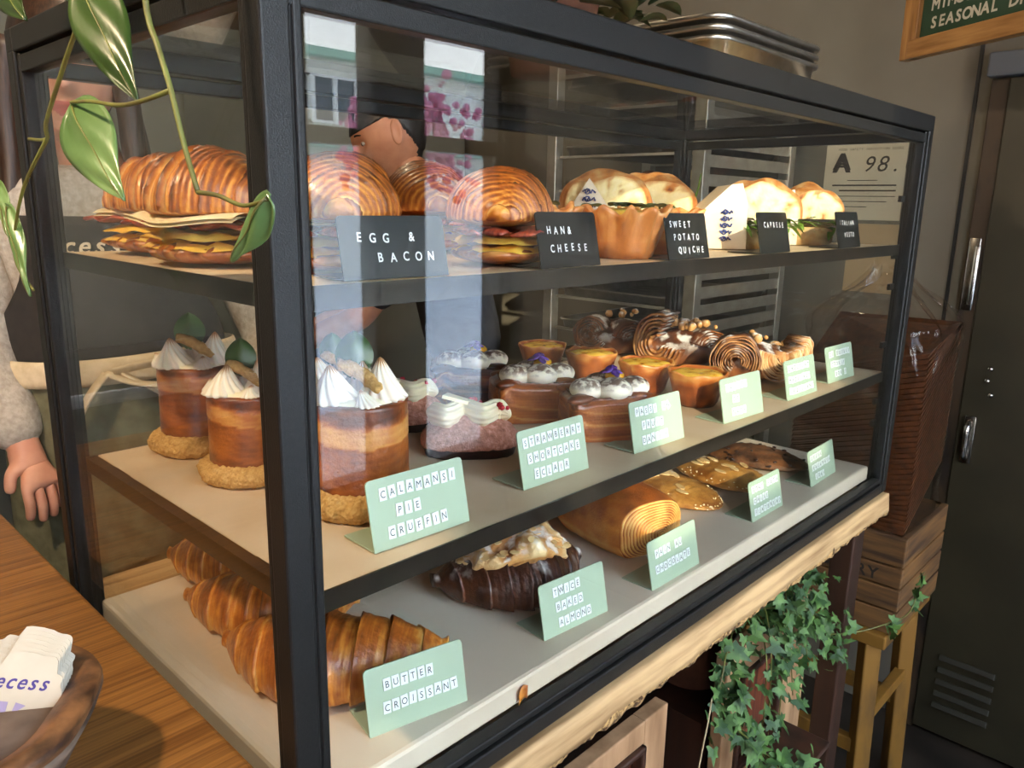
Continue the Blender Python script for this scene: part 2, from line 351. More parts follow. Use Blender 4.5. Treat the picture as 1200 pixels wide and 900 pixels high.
# ------------------------------------------------------------------ counter under the case
ct = thing('counter', 'rustic wooden counter with a worn plank edge carrying the pastry case', 'counter', (0, 0, 0))
def trim_fn(u, v):
    x = -.03+u*1.22; k = v*4; c = [(-.012, .904), (-.009, .9355), (.012, .9355), (.012, .905)]
    i = int(k) % 4; f = k-int(k); p = Vector((x, lerp(c[i][0], c[(i+1) % 4][0], f), lerp(c[i][1], c[(i+1) % 4][1], f)))
    nn = noise.noise(Vector((x*9, i*3, 0)))*.003+noise.noise(Vector((x*40, i, 4)))*.0012
    if i == 0 or i == 3: p.z += nn*1.2
    p.y += nn
    return p, .5
G().grid(trim_fn, 150, 16, False, True, True).build('front_plank', m_plank, ct)
def edge_fn(u, v):
    x = -.03+u*1.22; a = v*2*math.pi; r = .009*(1+.7*noise.noise(Vector((x*45, 1.2, 0)))+.3*noise.noise(Vector((x*150, 2, 0))))
    return Vector((x, -.004+math.cos(a)*r*.7, .902+math.sin(a)*r)), .5
G().grid(edge_fn, 260, 8, False, True, True).build('rough_edge', m_chip, ct)
G().bx(.0, 1.19, .012, .62, .905, .935).build('top_board', m_plank, ct, smooth=False)
for x, y in ((.03, .03), (1.14, .03), (.03, .56), (1.14, .56)): G().bx(x-.025, x+.025, y-.015, y+.025, 0, .905).build('leg', m_dark, ct, smooth=False, bevel=.003)
G().bx(.0, 1.16, .55, .57, .05, .905).build('back_panel', m_dark, ct, smooth=False)
# fir table on the left
tb = thing('table', 'honey coloured fir table top beside the left end of the pastry case', 'table', (-.44, .38, 0))
G().bx(-.45, .43, -.62, .56, .995, 1.03).build('tabletop', m_wood_pine, tb, smooth=False, bevel=.004)
for sx in (-.4, .38):
    for sy in (-.56, .5): G().bx(sx-.03, sx+.03, sy-.03, sy+.03, 0, .995).build('leg', m_wood_pine, tb, smooth=False, bevel=.004)
# ------------------------------------------------------------------ the pastry case
case = thing('display_case', 'black framed glass pastry case with two shelves on the wooden counter', 'display case', (0, 0, .936))
Z0 = .936
def cz(z): return z-Z0
P = .020; Q = .0295                       # tube, tube + glazing bead
def post(x0, y0, sx, sy):
    """corner post: square tube plus a slimmer glazing bead on both inner sides, separated by a shadow gap"""
    g = G(); g.bx(min(x0, x0+sx*P), max(x0, x0+sx*P), min(y0, y0+sy*P), max(y0, y0+sy*P), 0, cz(TOP)-P)
    a, b = sorted((x0+sx*(P+.0022), x0+sx*Q)); c, d = sorted((y0+sy*.0025, y0+sy*(P-.002))); g.bx(a, b, c, d, .016, cz(TOP)-P-.002)
    a, b = sorted((x0+sx*.0025, x0+sx*(P-.002))); c, d = sorted((y0+sy*(P+.0022), y0+sy*Q)); g.bx(a, b, c, d, .016, cz(TOP)-P-.002)
    a, b = sorted((x0+sx*.004, x0+sx*(P+.004))); c, d = sorted((y0+sy*.004, y0+sy*(P+.004))); g.bx(a, b, c, d, .016, cz(TOP)-P)
    return g.build('post', m_black, case, smooth=False, bevel=.0022, seg=3)
post(0, 0, 1, 1); post(L, 0, -1, 1); post(0, D, 1, -1); post(L, D, -1, -1)
def rail(x0, x1, y0, y1, z0, z1): return G().bx(x0, x1, y0, y1, cz(z0), cz(z1)).build('rail', m_black, case, smooth=False, bevel=.002, seg=3)
rail(0, L, 0, P, TOP-.026, TOP); rail(0, L, D-P, D, TOP-.022, TOP); rail(0, P, P, D-P, TOP-.022, TOP); rail(L-P, L, P, D-P, TOP-.022, TOP)
BB = .9505
for q in ((P, L-P, .0, P), (P, L-P, D-P, D), (0, P, P, D-P), (L-P, L, P, D-P)): rail(*q, Z0, Z0+.0175)
for q in ((P, L-P, .003, P-.002), (P, L-P, D-P+.002, D-.003), (.003, P-.002, P, D-P), (L-P+.002, L-.003, P, D-P)): G().bx(*q, .0195, .0275).build('glazing_bead', m_black, case, smooth=False, bevel=.0015)
def bead(*a): return G().bx(a[0], a[1], a[2], a[3], cz(a[4]), cz(a[5])).build('glazing_bead', m_black, case, smooth=False, bevel=.0015)
bead(P, L-P, .003, P-.002, TOP-.043, TOP-.0285); bead(P, L-P, D-P+.002, D-.003, TOP-.04, TOP-.0245)
bead(.003, P-.002, P, D-P, TOP-.04, TOP-.0245); bead(L-P+.002, L-.003, P, D-P, TOP-.04, TOP-.0245)
def pane(nm, *a): return G().bx(a[0], a[1], a[2], a[3], cz(a[4]), cz(a[5])).build(nm, m_glass, case, smooth=False)
pane('front_glass', .018, L-.018, .0085, .0125, BB+.011, TOP-.024)
pane('left_glass', .0085, .0125, .018, D-.018, BB+.011, TOP-.022)
pane('right_glass', L-.0125, L-.0085, .018, D-.018, BB+.011, TOP-.022)
pane('top_glass', .018, L-.018, .018, D-.018, TOP-.012, TOP-.008)
# slotted standards with hooks on the right posts
for z in (1.445, 1.352, 1.300, 1.20, 1.10, 1.06):
    for y in (.025, D-.025): G().bx(L-.046, L-.028, y-.0025, y+.0025, cz(z), cz(z+.010)).build('shelf_hook', m_black, case, smooth=False)
m_tray = mat('bronze_shelf_metal', lin((58, 50, 40)), lin((46, 40, 32)), rough=.32, metal=.5, scale=30)
m_parch = mat('parchment', lin((214, 192, 162)), lin((200, 174, 140)), rough=.62, scale=14, bump=.25, bscale=18, lo=.3, hi=.7)
m_ply = mat('pale_liner', lin((222, 200, 164)), lin((206, 178, 136)), rough=.55, scale=8, stretch=(1, 6, 1))
for zz, ml, nm in ((T, m_ply, 'shelf'), (MID, m_parch, 'shelf')):
    x0, x1, y0, y1 = .024, L-.032, .020, D-.020
    g = G().bx(x0, x1, y0, y1, cz(zz)-.006, cz(zz)-.002)
    g.bx(x0, x1, y0, y0+.002, cz(zz)-.0165, cz(zz)+.0005).bx(x0, x1, y1-.002, y1, cz(zz)-.0165, cz(zz)-.001).bx(x0, x0+.002, y0, y1, cz(zz)-.0165, cz(zz)-.0005).bx(x1-.002, x1, y0, y1, cz(zz)-.0165, cz(zz)-.001)
    sh = g.build(nm, m_tray, case, smooth=False)
    inset = .012 if zz == MID else .002
    def lin_fn(u, v, zz=zz, inset=inset):
        x = lerp(x0+inset, x1+.008 if zz == MID else x1-.002, u); y = lerp(y0+.002, y1, v)
        return Vector((x, y, cz(zz)-.001+noise.noise(Vector((x*9, y*9, zz)))*.0006)), .5
    g = G().grid(lin_fn, 60, 24); n0 = len(g.v)
    g.grid(lambda u, v: (lin_fn(u, v)[0]-Vector((0, 0, .0008)), .5), 60, 24)
    g.build('paper_liner', ml, sh)
m_board = mat('white_board', lin((224, 208, 186)), lin((212, 194, 170)), rough=.42, scale=5, bump=.02)
G().bx(.0235, L-.045, .020, D-.02, .0262, cz(S)).build('base_board', m_board, case, smooth=False, bevel=.004)
# ------------------------------------------------------------------ pastry materials
CRUST = [(.0, lin((238, 186, 104))), (.32, lin((214, 136, 52))), (.58, lin((168, 88, 28))), (1., lin((84, 38, 12)))]
DARKC = [(.0, lin((206, 150, 84))), (.35, lin((140, 80, 36))), (.6, lin((84, 44, 22))), (1., lin((38, 20, 12)))]
m_crust = tint_mat('golden_crust', CRUST, rough=.40, coat=.3, namt=.2, nscale=110, bump=.6, bscale=190)
m_crust2 = tint_mat('deep_crust', [(0, lin((222, 166, 92))), (.4, lin((176, 98, 40))), (.7, lin((124, 60, 24))), (1, lin((62, 28, 12)))], rough=.36, coat=.35, namt=.16, nscale=40, bump=.4, bscale=260)
m_choc = tint_mat('cocoa_crust', DARKC, rough=.45, coat=.2, namt=.2, nscale=50, bump=.4, bscale=240)
m_sugar = tint_mat('sugared_cocoa_crust', DARKC, rough=.5, namt=.2, nscale=50, bump=.4, bscale=240, dust=.95, dscale=45, dlo=.50)
m_alm = tint_mat('sugared_almond_cream', [(0, lin((240, 214, 160))), (.5, lin((206, 150, 84))), (1, lin((120, 68, 30)))], rough=.6, namt=.3, nscale=90, bump=.8, bscale=220, dust=.9, dscale=70, dlo=.47)
m_egg = mat('cooked_egg', lin((250, 214, 96)), lin((240, 190, 70)), rough=.45, scale=40, bump=.4, bscale=90, sss=.1)
m_cheese = mat('white_cheese', lin((246, 232, 196)), lin((236, 216, 170)), rough=.45, scale=30, sss=.1)
m_bacon = mat('bacon', lin((112, 34, 24)), lin((180, 84, 58)), rough=.35, scale=60, stretch=(1, 5, 1), bump=.3)
m_mer = tint_mat('toasted_meringue', [(0, lin((252, 244, 230))), (.5, lin((248, 230, 204))), (.8, lin((214, 160, 100))), (1, lin((140, 82, 40)))], rough=.55, namt=.06, nscale=60, bump=.05, sss=.1)
m_crumb = tint_mat('biscuit_crumb', [(0, lin((236, 200, 136))), (.5, lin((206, 160, 92))), (1, lin((150, 104, 54)))], rough=.85, namt=.5, nscale=260, bump=1., bscale=420)
m_pink = tint_mat('pink_crumb', [(0, lin((232, 176, 160))), (.5, lin((190, 128, 104))), (1, lin((132, 78, 56)))], rough=.85, namt=.5, nscale=260, bump=1., bscale=420)
m_cream = mat('piped_cream', lin((250, 240, 208)), lin((246, 232, 194)), rough=.4, scale=20, sss=.12)
m_red = mat('freeze_dried_berry', lin((200, 40, 50)), lin((160, 20, 40)), rough=.6, scale=80)
m_leaf = mat('green_leaf', lin((70, 104, 46)), lin((48, 80, 32)), rough=.35, scale=30, coat=.2)
m_greens = mat('salad_leaf', lin((126, 166, 50)), lin((70, 116, 30)), rough=.45, scale=60, lo=.3, hi=.7)
m_violet = mat('violet_petal', lin((96, 50, 150)), lin((64, 30, 110)), rough=.5, scale=90)
m_curd = mat('passion_curd', lin((240, 190, 60)), lin((206, 140, 30)), rough=.2, scale=80)
m_cocoa = tint_mat('cocoa_dusted_cream', [(0, lin((250, 242, 224))), (1, lin((246, 234, 208)))], rough=.5, namt=0, bump=.05, dust=.9, dcol=lin((96, 58, 42)), dscale=110, dlo=.42, sss=.1)
m_cust = mat('scorched_custard', lin((252, 206, 84)), lin((120, 58, 14)), rough=.22, scale=70, lo=.50, hi=.72, coat=.3, c3=lin((238, 170, 48)))
m_choco = mat('dark_chocolate', lin((50, 28, 22)), lin((36, 20, 16)), rough=.4, scale=60)
m_bread = tint_mat('ciabatta_crumb', [(0, lin((250, 238, 196))), (.45, lin((244, 224, 160))), (.8, lin((196, 124, 54))), (1, lin((120, 62, 22)))], rough=.7, namt=.14, nscale=120, bump=.7, bscale=160)
m_wrap = mat('waxed_paper', lin((240, 226, 202)), lin((230, 212, 184)), rough=.5, scale=20, bump=.15, bscale=30)
m_ink = mat('blue_ink', lin((44, 62, 128)), rough=.6)
m_phyl = tint_mat('filo_petal', [(0, lin((236, 180, 104))), (.4, lin((198, 122, 56))), (1, lin((112, 56, 20)))], rough=.42, coat=.2, namt=.2, nscale=60, bump=.3)
m_seed = mat('sesame', lin((240, 222, 180)), rough=.5)
m_flake = mat('almond_flake', lin((236, 206, 150)), lin((214, 172, 110)), rough=.5, scale=60)
m_crisp = mat('flatbread_crust', lin((206, 150, 74)), lin((138, 84, 34)), rough=.4, scale=30, coat=.2, bump=.4, bscale=120)
m_olivebr = mat('dark_flatbread_crust', lin((132, 86, 50)), lin((66, 42, 26)), rough=.55, scale=40, bump=.8, bscale=110)

def croissant_fn(Lc, Rr, curve, nw, seed, tilt=.22, tip=.19, hz=.86, ridges=0, flat0=None):
    sd = seed*13.7
    def fn(u, v):
        s = 2*u-1; a = v*2*math.pi
        base = max(tip, (1-abs(s)**2.3)**.8)
        q = abs(s)*nw+tilt*math.cos(a+.5)+.25*noise.noise(Vector((s*2, math.cos(a), sd))); fr = q-math.floor(q)
        r = Rr*base*(1+.13*(1-fr)**1.5-.06)
        if ridges: r *= 1+.018*abs(((fr*ridges) % 1)-.5)*2
        r *= 1+.05*noise.noise(Vector((s*3, math.cos(a)*1.5, math.sin(a)*1.5+sd)))
        y = math.cos(a)*r; z = math.sin(a)*r*hz
        t = .43+.20*math.sin(a)*base-.48*math.exp(-(1-fr)/.11)+.14*math.exp(-fr/.22)+.30*noise.noise(Vector((s*24, a*1.1, sd)))+.20*noise.noise(Vector((s*70, a*2.6, sd)))+.10*noise.noise(Vector((s*9, a*6, sd)))
        r *= 1+.016*noise.noise(Vector((s*26, a*1.6, sd+3)))+.010*noise.noise(Vector((s*60, a*5, sd))); y = math.cos(a)*r; z = math.sin(a)*r*hz
        if ridges: t += .20*math.sin(fr*ridges*6.283)
        p = Vector((s*Lc/2*(1-.06*curve*8*0), y-curve*(1-s*s)*1.0+curve*.5, z))
        return p, max(0, min(1, t))
    return fn
def flatten(g, i0=0, k=.25, z0=None, soft=.35):
    zs = [p.z for p in g.v[i0:]]; lo = min(zs); hi = max(zs); c = lo+(hi-lo)*soft if z0 is None else z0
    for i in range(i0, len(g.v)):
        p = g.v[i]
        if p.z < c: p.z = c-(c-p.z)*k
    lo = min(p.z for p in g.v[i0:])
    for i in range(i0, len(g.v)): g.v[i].z -= lo
def croissant(label, loc, rz, Lc=.17, Rr=.042, curve=.03, nw=4, seed=1, m=None, group=None):
    g = G().grid(croissant_fn(Lc, Rr, curve, nw, seed), 260, 48, False, True, True); flatten(g)
    o = g.build('croissant', m or m_crust, loc=loc); o.rotation_euler = (0, 0, rz)
    return tag(o, label, 'croissant', group)
def sandwich(label, loc, rz, seed, Lc=.145, wd=.105, group='croissant sandwiches on the top shelf', cheese=True, s=1.):
    t = thing('croissant_sandwich', label, 'sandwich', loc, rz, group); t.scale = (s, s, s*.80)
    random.seed(seed)
    g = G().grid(croissant_fn(Lc*.98, wd/2*.98, .004, 3, seed+5, tip=.4), 60, 32, False, True, True)
    for p in g.v: p.z = p.z*.32+.018
    lo = min(p.z for p in g.v)
    for p in g.v: p.z -= lo
    g.t = [min(1, q+.05) for q in g.t]; g.build('bun_bottom', m_crust2, t)
    def egg(u, v):
        a = v*6.283; r = (u*.99+.01); k = 1+.14*noise.noise(Vector((math.cos(a)*2, math.sin(a)*2, seed)))
        return Vector((math.cos(a)*r*Lc*.47*k, math.sin(a)*r*wd*.50*k, .036+.006*noise.noise(Vector((math.cos(a)*r*4, math.sin(a)*r*4, seed+2)))-.006*smooth(.8, 1, r))), .5
    e = G().grid(egg, 12, 40, False, True); n0 = len(e.v); e.grid(lambda u, v: (egg(1-u, v)[0]-Vector((0, 0, .011)), .5), 12, 40, False, True)
    e.build('egg', m_egg, t)
    b = G()
    for k in range(3):
        y0 = (-.3+.3*k)*wd; pts = [(lerp(-.52, .52, i/14)*Lc, y0+.006*math.sin(i*1.1+k), .044+.003*math.sin(i*1.9+k*2)) for i in range(15)]
        b.tube(pts, .013, 8, flat=.22)
    b.build('bacon', m_bacon, t)
    if cheese:
        def ch(u, v):
            x = lerp(-.40, .42, u)*Lc; y = lerp(-.50, .47, v)*wd+.01*math.sin(u*5+seed)
            return Vector((x, y, .052+.004*math.sin(u*6+seed)-.010*smooth(.35, .62, abs(v-.5))-.004*abs(u-.5))), .5
        c = G().grid(ch, 18, 14); c.grid(lambda u, v: (ch(1-u, v)[0]+Vector((0, 0, .004)), .5), 18, 14); c.build('cheese_slice', m_cheese, t)
    g = G().grid(croissant_fn(Lc, wd/2, .006, 3.2, seed, tip=.22, hz=1.12, ridges=5), 170, 44, False, True, True)
    flatten(g, k=.16, z0=-.006)
    for p in g.v: p.z += .050
    g.build('bun_top', m_crust, t)
    return t
sandwich('egg and bacon croissant sandwich farthest left, nearest the apron behind the glass', (.100, .370, T), R(-55), 1, s=.95)
sandwich('egg croissant sandwich just left of the near corner post', (.078, .228, T), R(-70), 2, s=.95)
sandwich('large croissant sandwich with white cheese right of the corner post', (.132, .122, T), R(-128), 3, Lc=.14, wd=.108, s=.90)
sandwich('croissant sandwich at the back behind the egg and bacon sign', (.365, .285, T), R(-125), 4, cheese=False, s=.98)
sandwich('big ridged croissant sandwich left of the ham and cheese sign', (.296, .098, T), R(-142), 6, cheese=False, wd=.108, s=.86)

# ------------------------------------------------------------------ quiche cups and paper wrapped sandwiches
def filo_cup(label, loc, seed, s=1.):
    t = thing('quiche', label, 'quiche', loc, seed*1.3, 'fluted quiches on the top shelf'); t.scale = (s, s, s)
    def wob(th, k): return 1+(.012+.014*k)*math.sin(11*th+.8*math.sin(2*th+seed)+.15*k)+.03*noise.noise(Vector((math.cos(th)*3, math.sin(th)*3, seed)))
    prof = [(.034, 0), (.037, .010), (.040, .020), (.044, .032), (.048, .042), (.0515, .050), (.0525, .054), (.049, .055), (.045, .050), (.043, .046)]
    g = G().lathe(prof, 132, wob, tints=[.7, .55, .45, .4, .42, .4, .35, .2, .4, .5])
    for i, p in enumerate(g.v):
        a = math.atan2(p.y, p.x)
        if p.z > .03: p.z += .009*noise.noise(Vector((math.cos(a)*5, math.sin(a)*5, seed)))+.003*math.sin(11*a)
        g.t[i] = max(0, min(1, g.t[i]+.34*noise.noise(Vector((p.x*60, p.y*60, p.z*90)))+.12*noise.noise(p*260)))
    g.build('pastry_shell', m_phyl, t)
    G().lathe([(.045, .046), (.040, .050), (.02, .053), (.001, .054)], 28).noise(.004, 50, seed).build('filling', m_egg, t)
    random.seed(seed); b = G()
    for k in range(9):
        a = random.uniform(0, 6.28); r = random.uniform(0, .030); leaf_blade(b, (math.cos(a)*r, math.sin(a)*r, .056+.003*random.random()), random.uniform(0, 6.28), .034, .022, .15, curl=.15)
    b.build('herb_topping', m_greens_d, t)
m_greens_d = mat('dark_herb_leaf', lin((96, 110, 50)), lin((52, 70, 30)), rough=.45, scale=60, lo=.3, hi=.7)
def leaf_blade(g, base, az, ln, wd, rise=.3, n=7, curl=.3, tint=.5):
    b = Vector(base); d = Vector((math.cos(az), math.sin(az), 0)); sd = Vector((-math.sin(az), math.cos(az), 0))
    def fn(u, v):
        w_ = wd*math.sin(min(1, u*.96+.04)*math.pi)**.7*(1-.35*u); x = (v-.5)
        return b+d*(ln*u)+sd*(w_*x)+Vector((0, 0, rise*ln*u-curl*ln*u*u+abs(x)*w_*.35)), tint
    g.grid(fn, n, 5)
filo_cup('fluted quiche mostly hidden behind the ham and cheese sign', (.395, .150, T), 1, .95)
filo_cup('fluted quiche standing between the ham sign and the sweet potato sign', (.472, .086, T), 2, .95)
filo_cup('fluted quiche behind the sweet potato sign', (.580, .110, T), 3, .93)

def paper_mark(g, M, n=6, w=.012):
    """stacked blue scribbles printed on the paper"""
    for k in range(n):
        y = k*.0085; pts = [M @ Vector((w*(i/8-.5), y+.0022*math.sin(i*2.3+k), .0004)) for i in range(9)]
        g.tube(pts, .0011, 5); g.tube([M @ Vector((w*.2*math.cos(i*.9)-.002, y+.003*math.sin(i*.9), .0004)) for i in range(8)], .0008, 5)
def bread_dome(g, w, d, h, seed, crust=True):
    """half a ciabatta: cut face on -y pale and holed, crust over the top"""
    def fn(u, v):
        a = u*math.pi; y = (v-.5); bulge = 1-.16*(abs(y)*2)**3
        x = -math.cos(a)*w/2*bulge*(1+.05*noise.noise(Vector((a, y*2, seed)))); z = math.sin(a)**.75*h*bulge*(1+.20*noise.noise(Vector((a*1.5, y*3, seed+2))))
        return Vector((x, y*d, z)), .78+.2*noise.noise(Vector((a*4, y*5, seed)))
    n0 = len(g.v); g.grid(fn, 26, 12)
    for sgn, vv, tt in ((0, 0., .26), (1, 1., .30)):
        def cap(u, v, vv=vv, tt=tt, sgn=sgn):
            a = u*math.pi; e = fn(u, vv)[0]; q = v
            p = Vector((e.x*q, e.y+(.003 if sgn else -.003)*(1-q*q)*1+.0035*noise.noise(Vector((e.x*q*90, e.z*q*90, seed)))*(q < .95), e.z*q)); 
            return p, (tt+.9*max(0, noise.noise(Vector((e.x*q*80, e.z*q*80, seed+5))))-.25*noise.noise(Vector((e.x*q*160, e.z*q*160, seed))) if q < .93 else .75)
        g.grid(cap, 26, 9)
    def bot(u, v): return Vector(((v-.5)*w*.98, (u-.5)*d, .0)), .5
    g.grid(bot, 4, 4)
def wrapped(label, loc, rz, seed, s=1., tilt=0., sprout=False, tri=False):
    """half sandwich standing in a folded paper pocket: paper to the left (-x), cut bread showing to the right"""
    t = thing('wrapped_sandwich', label, 'sandwich', loc, 0, 'paper wrapped ciabatta sandwiches', rot=(0, tilt, rz)); t.scale = (s, s, s)
    random.seed(seed*7)
    g = G().box((0, 0, .013), (.096, .066, .026)); g.noise(.003, 40, seed)
    G().grid(lambda u, v: (Vector((math.copysign(abs(math.cos(v*6.283))**.4, math.cos(v*6.283))*.048*(1-.12*abs(u-.5)*2), (u-.5)*.07, .014+math.copysign(abs(math.sin(v*6.283))**.5, math.sin(v*6.283))*.014)), .62+.3*noise.noise(Vector((u*5, v*9, seed)))), 12, 40, False, True, True).build('bread_bottom', m_bread, t)
    b = G()
    for k in range(40): leaf_blade(b, (random.uniform(-.045, .05), random.uniform(-.040, .03), random.uniform(.027, .042)), random.choice([-1.57, -1.2, -1.9, 0, .4, -.5])+random.uniform(-.5, .5), random.uniform(.022, .034), random.uniform(.008, .014), random.uniform(-.5, .5))
    if sprout: b.tube(spline([(.035, -.02, .035), (.055, -.03, .06), (.06, -.034, .09)], 8), [.0022-.0002*i for i in range(8)], 6)
    b.build('salad_leaves', m_greens, t)
    G().grid(lambda u, v: (Vector(((u-.5)*.09, (v-.5)*.07, .030+.003*math.sin(u*9+seed)*math.cos(v*5))), .5), 10, 8).grid(lambda u, v: (Vector(((.5-u)*.09, (v-.5)*.07, .034+.003*math.sin(u*9+seed)*math.cos(v*5))), .5), 10, 8).build('cheese_slice', m_cheese, t)
    g = G(); bread_dome(g, .116, .076, .050, seed); g.xf(Matrix.Translation((.004, -.004, .041))); g.build('bread_top', m_bread, t)
    # folded paper pocket: front and back sheet joined along the left fold
    out = [(-.066, 0), (.040, 0), (.034, .010), (-.016, .080)] if tri else [(-.090, 0), (-.016, 0), (-.018, .06), (-.026, .084), (-.040, .082), (-.088, .036)]
    g = G(); n = len(out); fr = [Vector((x, -.0505+.02*max(0, z-.04), max(z, .0008))) for x, z in out]; bkk = [Vector((x, .046-.06*max(0, z-.04)*.5, max(z, .0008))) for x, z in out]
    g._add(fr, [tuple(range(n))]); g._add(bkk, [tuple(reversed(range(n)))])
    k = n-1; g._add([fr[0], fr[k], bkk[k], bkk[0]], [(0, 1, 2, 3)])
    if not tri: g._add([fr[k-1], fr[k], bkk[k], bkk[k-1]], [(0, 1, 2, 3)]); g._add([fr[k-2], fr[k-1], bkk[k-1], bkk[k-2]], [(0, 1, 2, 3)])
    sl = g.build('paper_pocket', m_wrap, t, smooth=False); so = sl.modifiers.new('solid', 'SOLIDIFY'); so.thickness = .0009; so.offset = 0
    g = G(); Mx = Matrix.Translation((-.016 if tri else -.044, -.0520, .014)) @ Matrix.Rotation(R(90), 4, 'X'); paper_mark(g, Mx, 7 if tri else 5, .015); g.build('printed_mark', m_ink, sl)
wrapped('ciabatta sandwich in a pointed paper pocket behind the quiches, the left one', (.640, .245, T), R(-52), 1, s=1.12, tri=True)
wrapped('ciabatta sandwich with a pea shoot sticking up, right one of the two pointed paper pockets', (.785, .265, T), R(-52), 2, s=1.14, sprout=True, tri=True)
wrapped('brightly lit ciabatta sandwich behind the sign that starts with C', (.808, .108, T), R(-50), 3, s=1.04)
wrapped('ciabatta sandwich in white paper at the right end of the top shelf', (1.010, .125, T), R(-52), 4, s=1.0)
# ------------------------------------------------------------------ middle shelf
def kiss(g, c, r, h, seed=0., twist=.7, lobes=13, lean=(0, 0)):
    def fn(u, v):
        a = v*2*math.pi; k = (1-u)
        rr = r*(k**.85)*(1.15-.15*k)+.0003; rr = r*max(0, 1-u)**.55*(1-u*.45)*1.08 if u > .12 else r*(.86+.11*u/.12)
        star = 1+.11*math.cos(lobes*(a+twist*u))*(1-u*.6)
        return Vector((c[0]+math.cos(a)*rr*star+lean[0]*u*u, c[1]+math.sin(a)*rr*star+lean[1]*u*u, c[2]+h*u**1.15)), .25+.75*smooth(.72, 1., u)+.28*math.cos(lobes*(a+twist*u))*smooth(.15, .6, u)
    g.grid(fn, 22, 72, False, True, True)
def cruffin(label, loc, rz, seed, s=1.):
    t = thing('cruffin', label, 'cruffin', loc, rz, 'meringue topped cruffins'); t.scale = (s, s, s)
    n = 34; prof = []; ti = []
    for i in range(n):
        z = .014+.080*i/(n-1); r = .0405+.0004*math.sin(z*60)+.01*(z-.05)**2*8; prof.append((r, z)); ti.append(.5)
    prof += [(.038, .0955), (.03, .096), (.001, .096)]; ti += [.75, .7, .7]
    g = G().lathe(prof, 72, None, tints=ti)
    for i, p in enumerate(g.v):
        a = math.atan2(p.y, p.x); zz = p.z+.006*math.sin(a+seed)
        k = noise.noise(Vector((a*1.5, zz*60, seed)))
        q = .55+.05*math.sin(zz*900+5*k)+.26*k+.12*noise.noise(Vector((a*5, zz*160+a*3, seed)))
        if .066 < zz < .083: q -= .30
        if zz > .086: q += .18
        if zz < .028: q += .18
        if p.z < .095: f = 1+.012*noise.noise(Vector((a*2, p.z*30, seed)))+(.012 if .066 < zz < .083 else 0); p.x *= f; p.y *= f
        g.t[i] = max(0, min(1, q))
    g.build('laminated_dough', m_crust2, t)
    def ring(u, v):
        a = u*6.283; b = v*6.283; rr = .0125*(1+.25*noise.noise(Vector((math.cos(a)*4, math.sin(a)*4, seed))))
        R0 = .041; return Vector((math.cos(a)*(R0+math.cos(b)*rr), math.sin(a)*(R0+math.cos(b)*rr), max(.0, .0105+math.sin(b)*.0115))), .5+.4*noise.noise(Vector((a*30, b*6, seed)))
    G().grid(ring, 200, 36, True, True).noise(.0024, 300, seed).lathe([(.042, .001), (.04, .012), (.001, .012)], 30).build('crumb_base', m_crumb, t)
    top = .095; random.seed(seed)
    for k, (x, y, r, h) in enumerate([(-.021, -.010, .0225, .031), (.019, -.005, .021, .036), (.001, .020, .021, .030), (.006, -.029, .0115, .013), (-.036, .008, .009, .014)]):
        g = G(); kiss(g, (x, y, top), r, h, seed+k, lean=(random.uniform(-.005, .005), random.uniform(-.005, .005))); g.build('meringue_kiss', m_mer, t)
    def lf(u, v): return Vector((-.004+.0165*(v*2-1)*math.sin(min(1, u*.95+.05)*math.pi)**.7, .008+.010*u+.006*abs(v*2-1), top+.014+.040*u)), .5
    g = G().grid(lf, 12, 9).grid(lambda u, v: (lf(u, 1-v)[0]+Vector((0, .0006, 0)), .5), 12, 9); g.build('citrus_leaf', m_leaf, t)
    g = G().tube(spline([(-.018, .000, top+.030), (-.008, -.002, top+.027), (.002, -.006, top+.022), (.012, -.014, top+.015), (.018, -.020, top+.010)], 16), [.004, .005, .0055, .006, .006, .006, .0055, .006, .006, .0055, .006, .005, .005, .005, .004, .003], 10).noise(.002, 160, seed); g.build('candied_peel', m_crumb, t)
    G().lathe([(.036, top-.001), (.032, top+.004), (.001, top+.005)], 24).build('cream_top', m_cream, t)
cruffin('tall cruffin at the far left, left of the corner post', (.131, .408, MID), R(-24), 1)
cruffin('cruffin half hidden behind the near corner post', (.124, .284, MID), R(-30), 2, .92)
cruffin('large cruffin at the front behind the calamansi sign', (.160, .142, MID), R(-36), 3, 1.06)
cruffin('cruffin behind the front one with only its topping showing', (.232, .286, MID), R(-32), 4, .88)
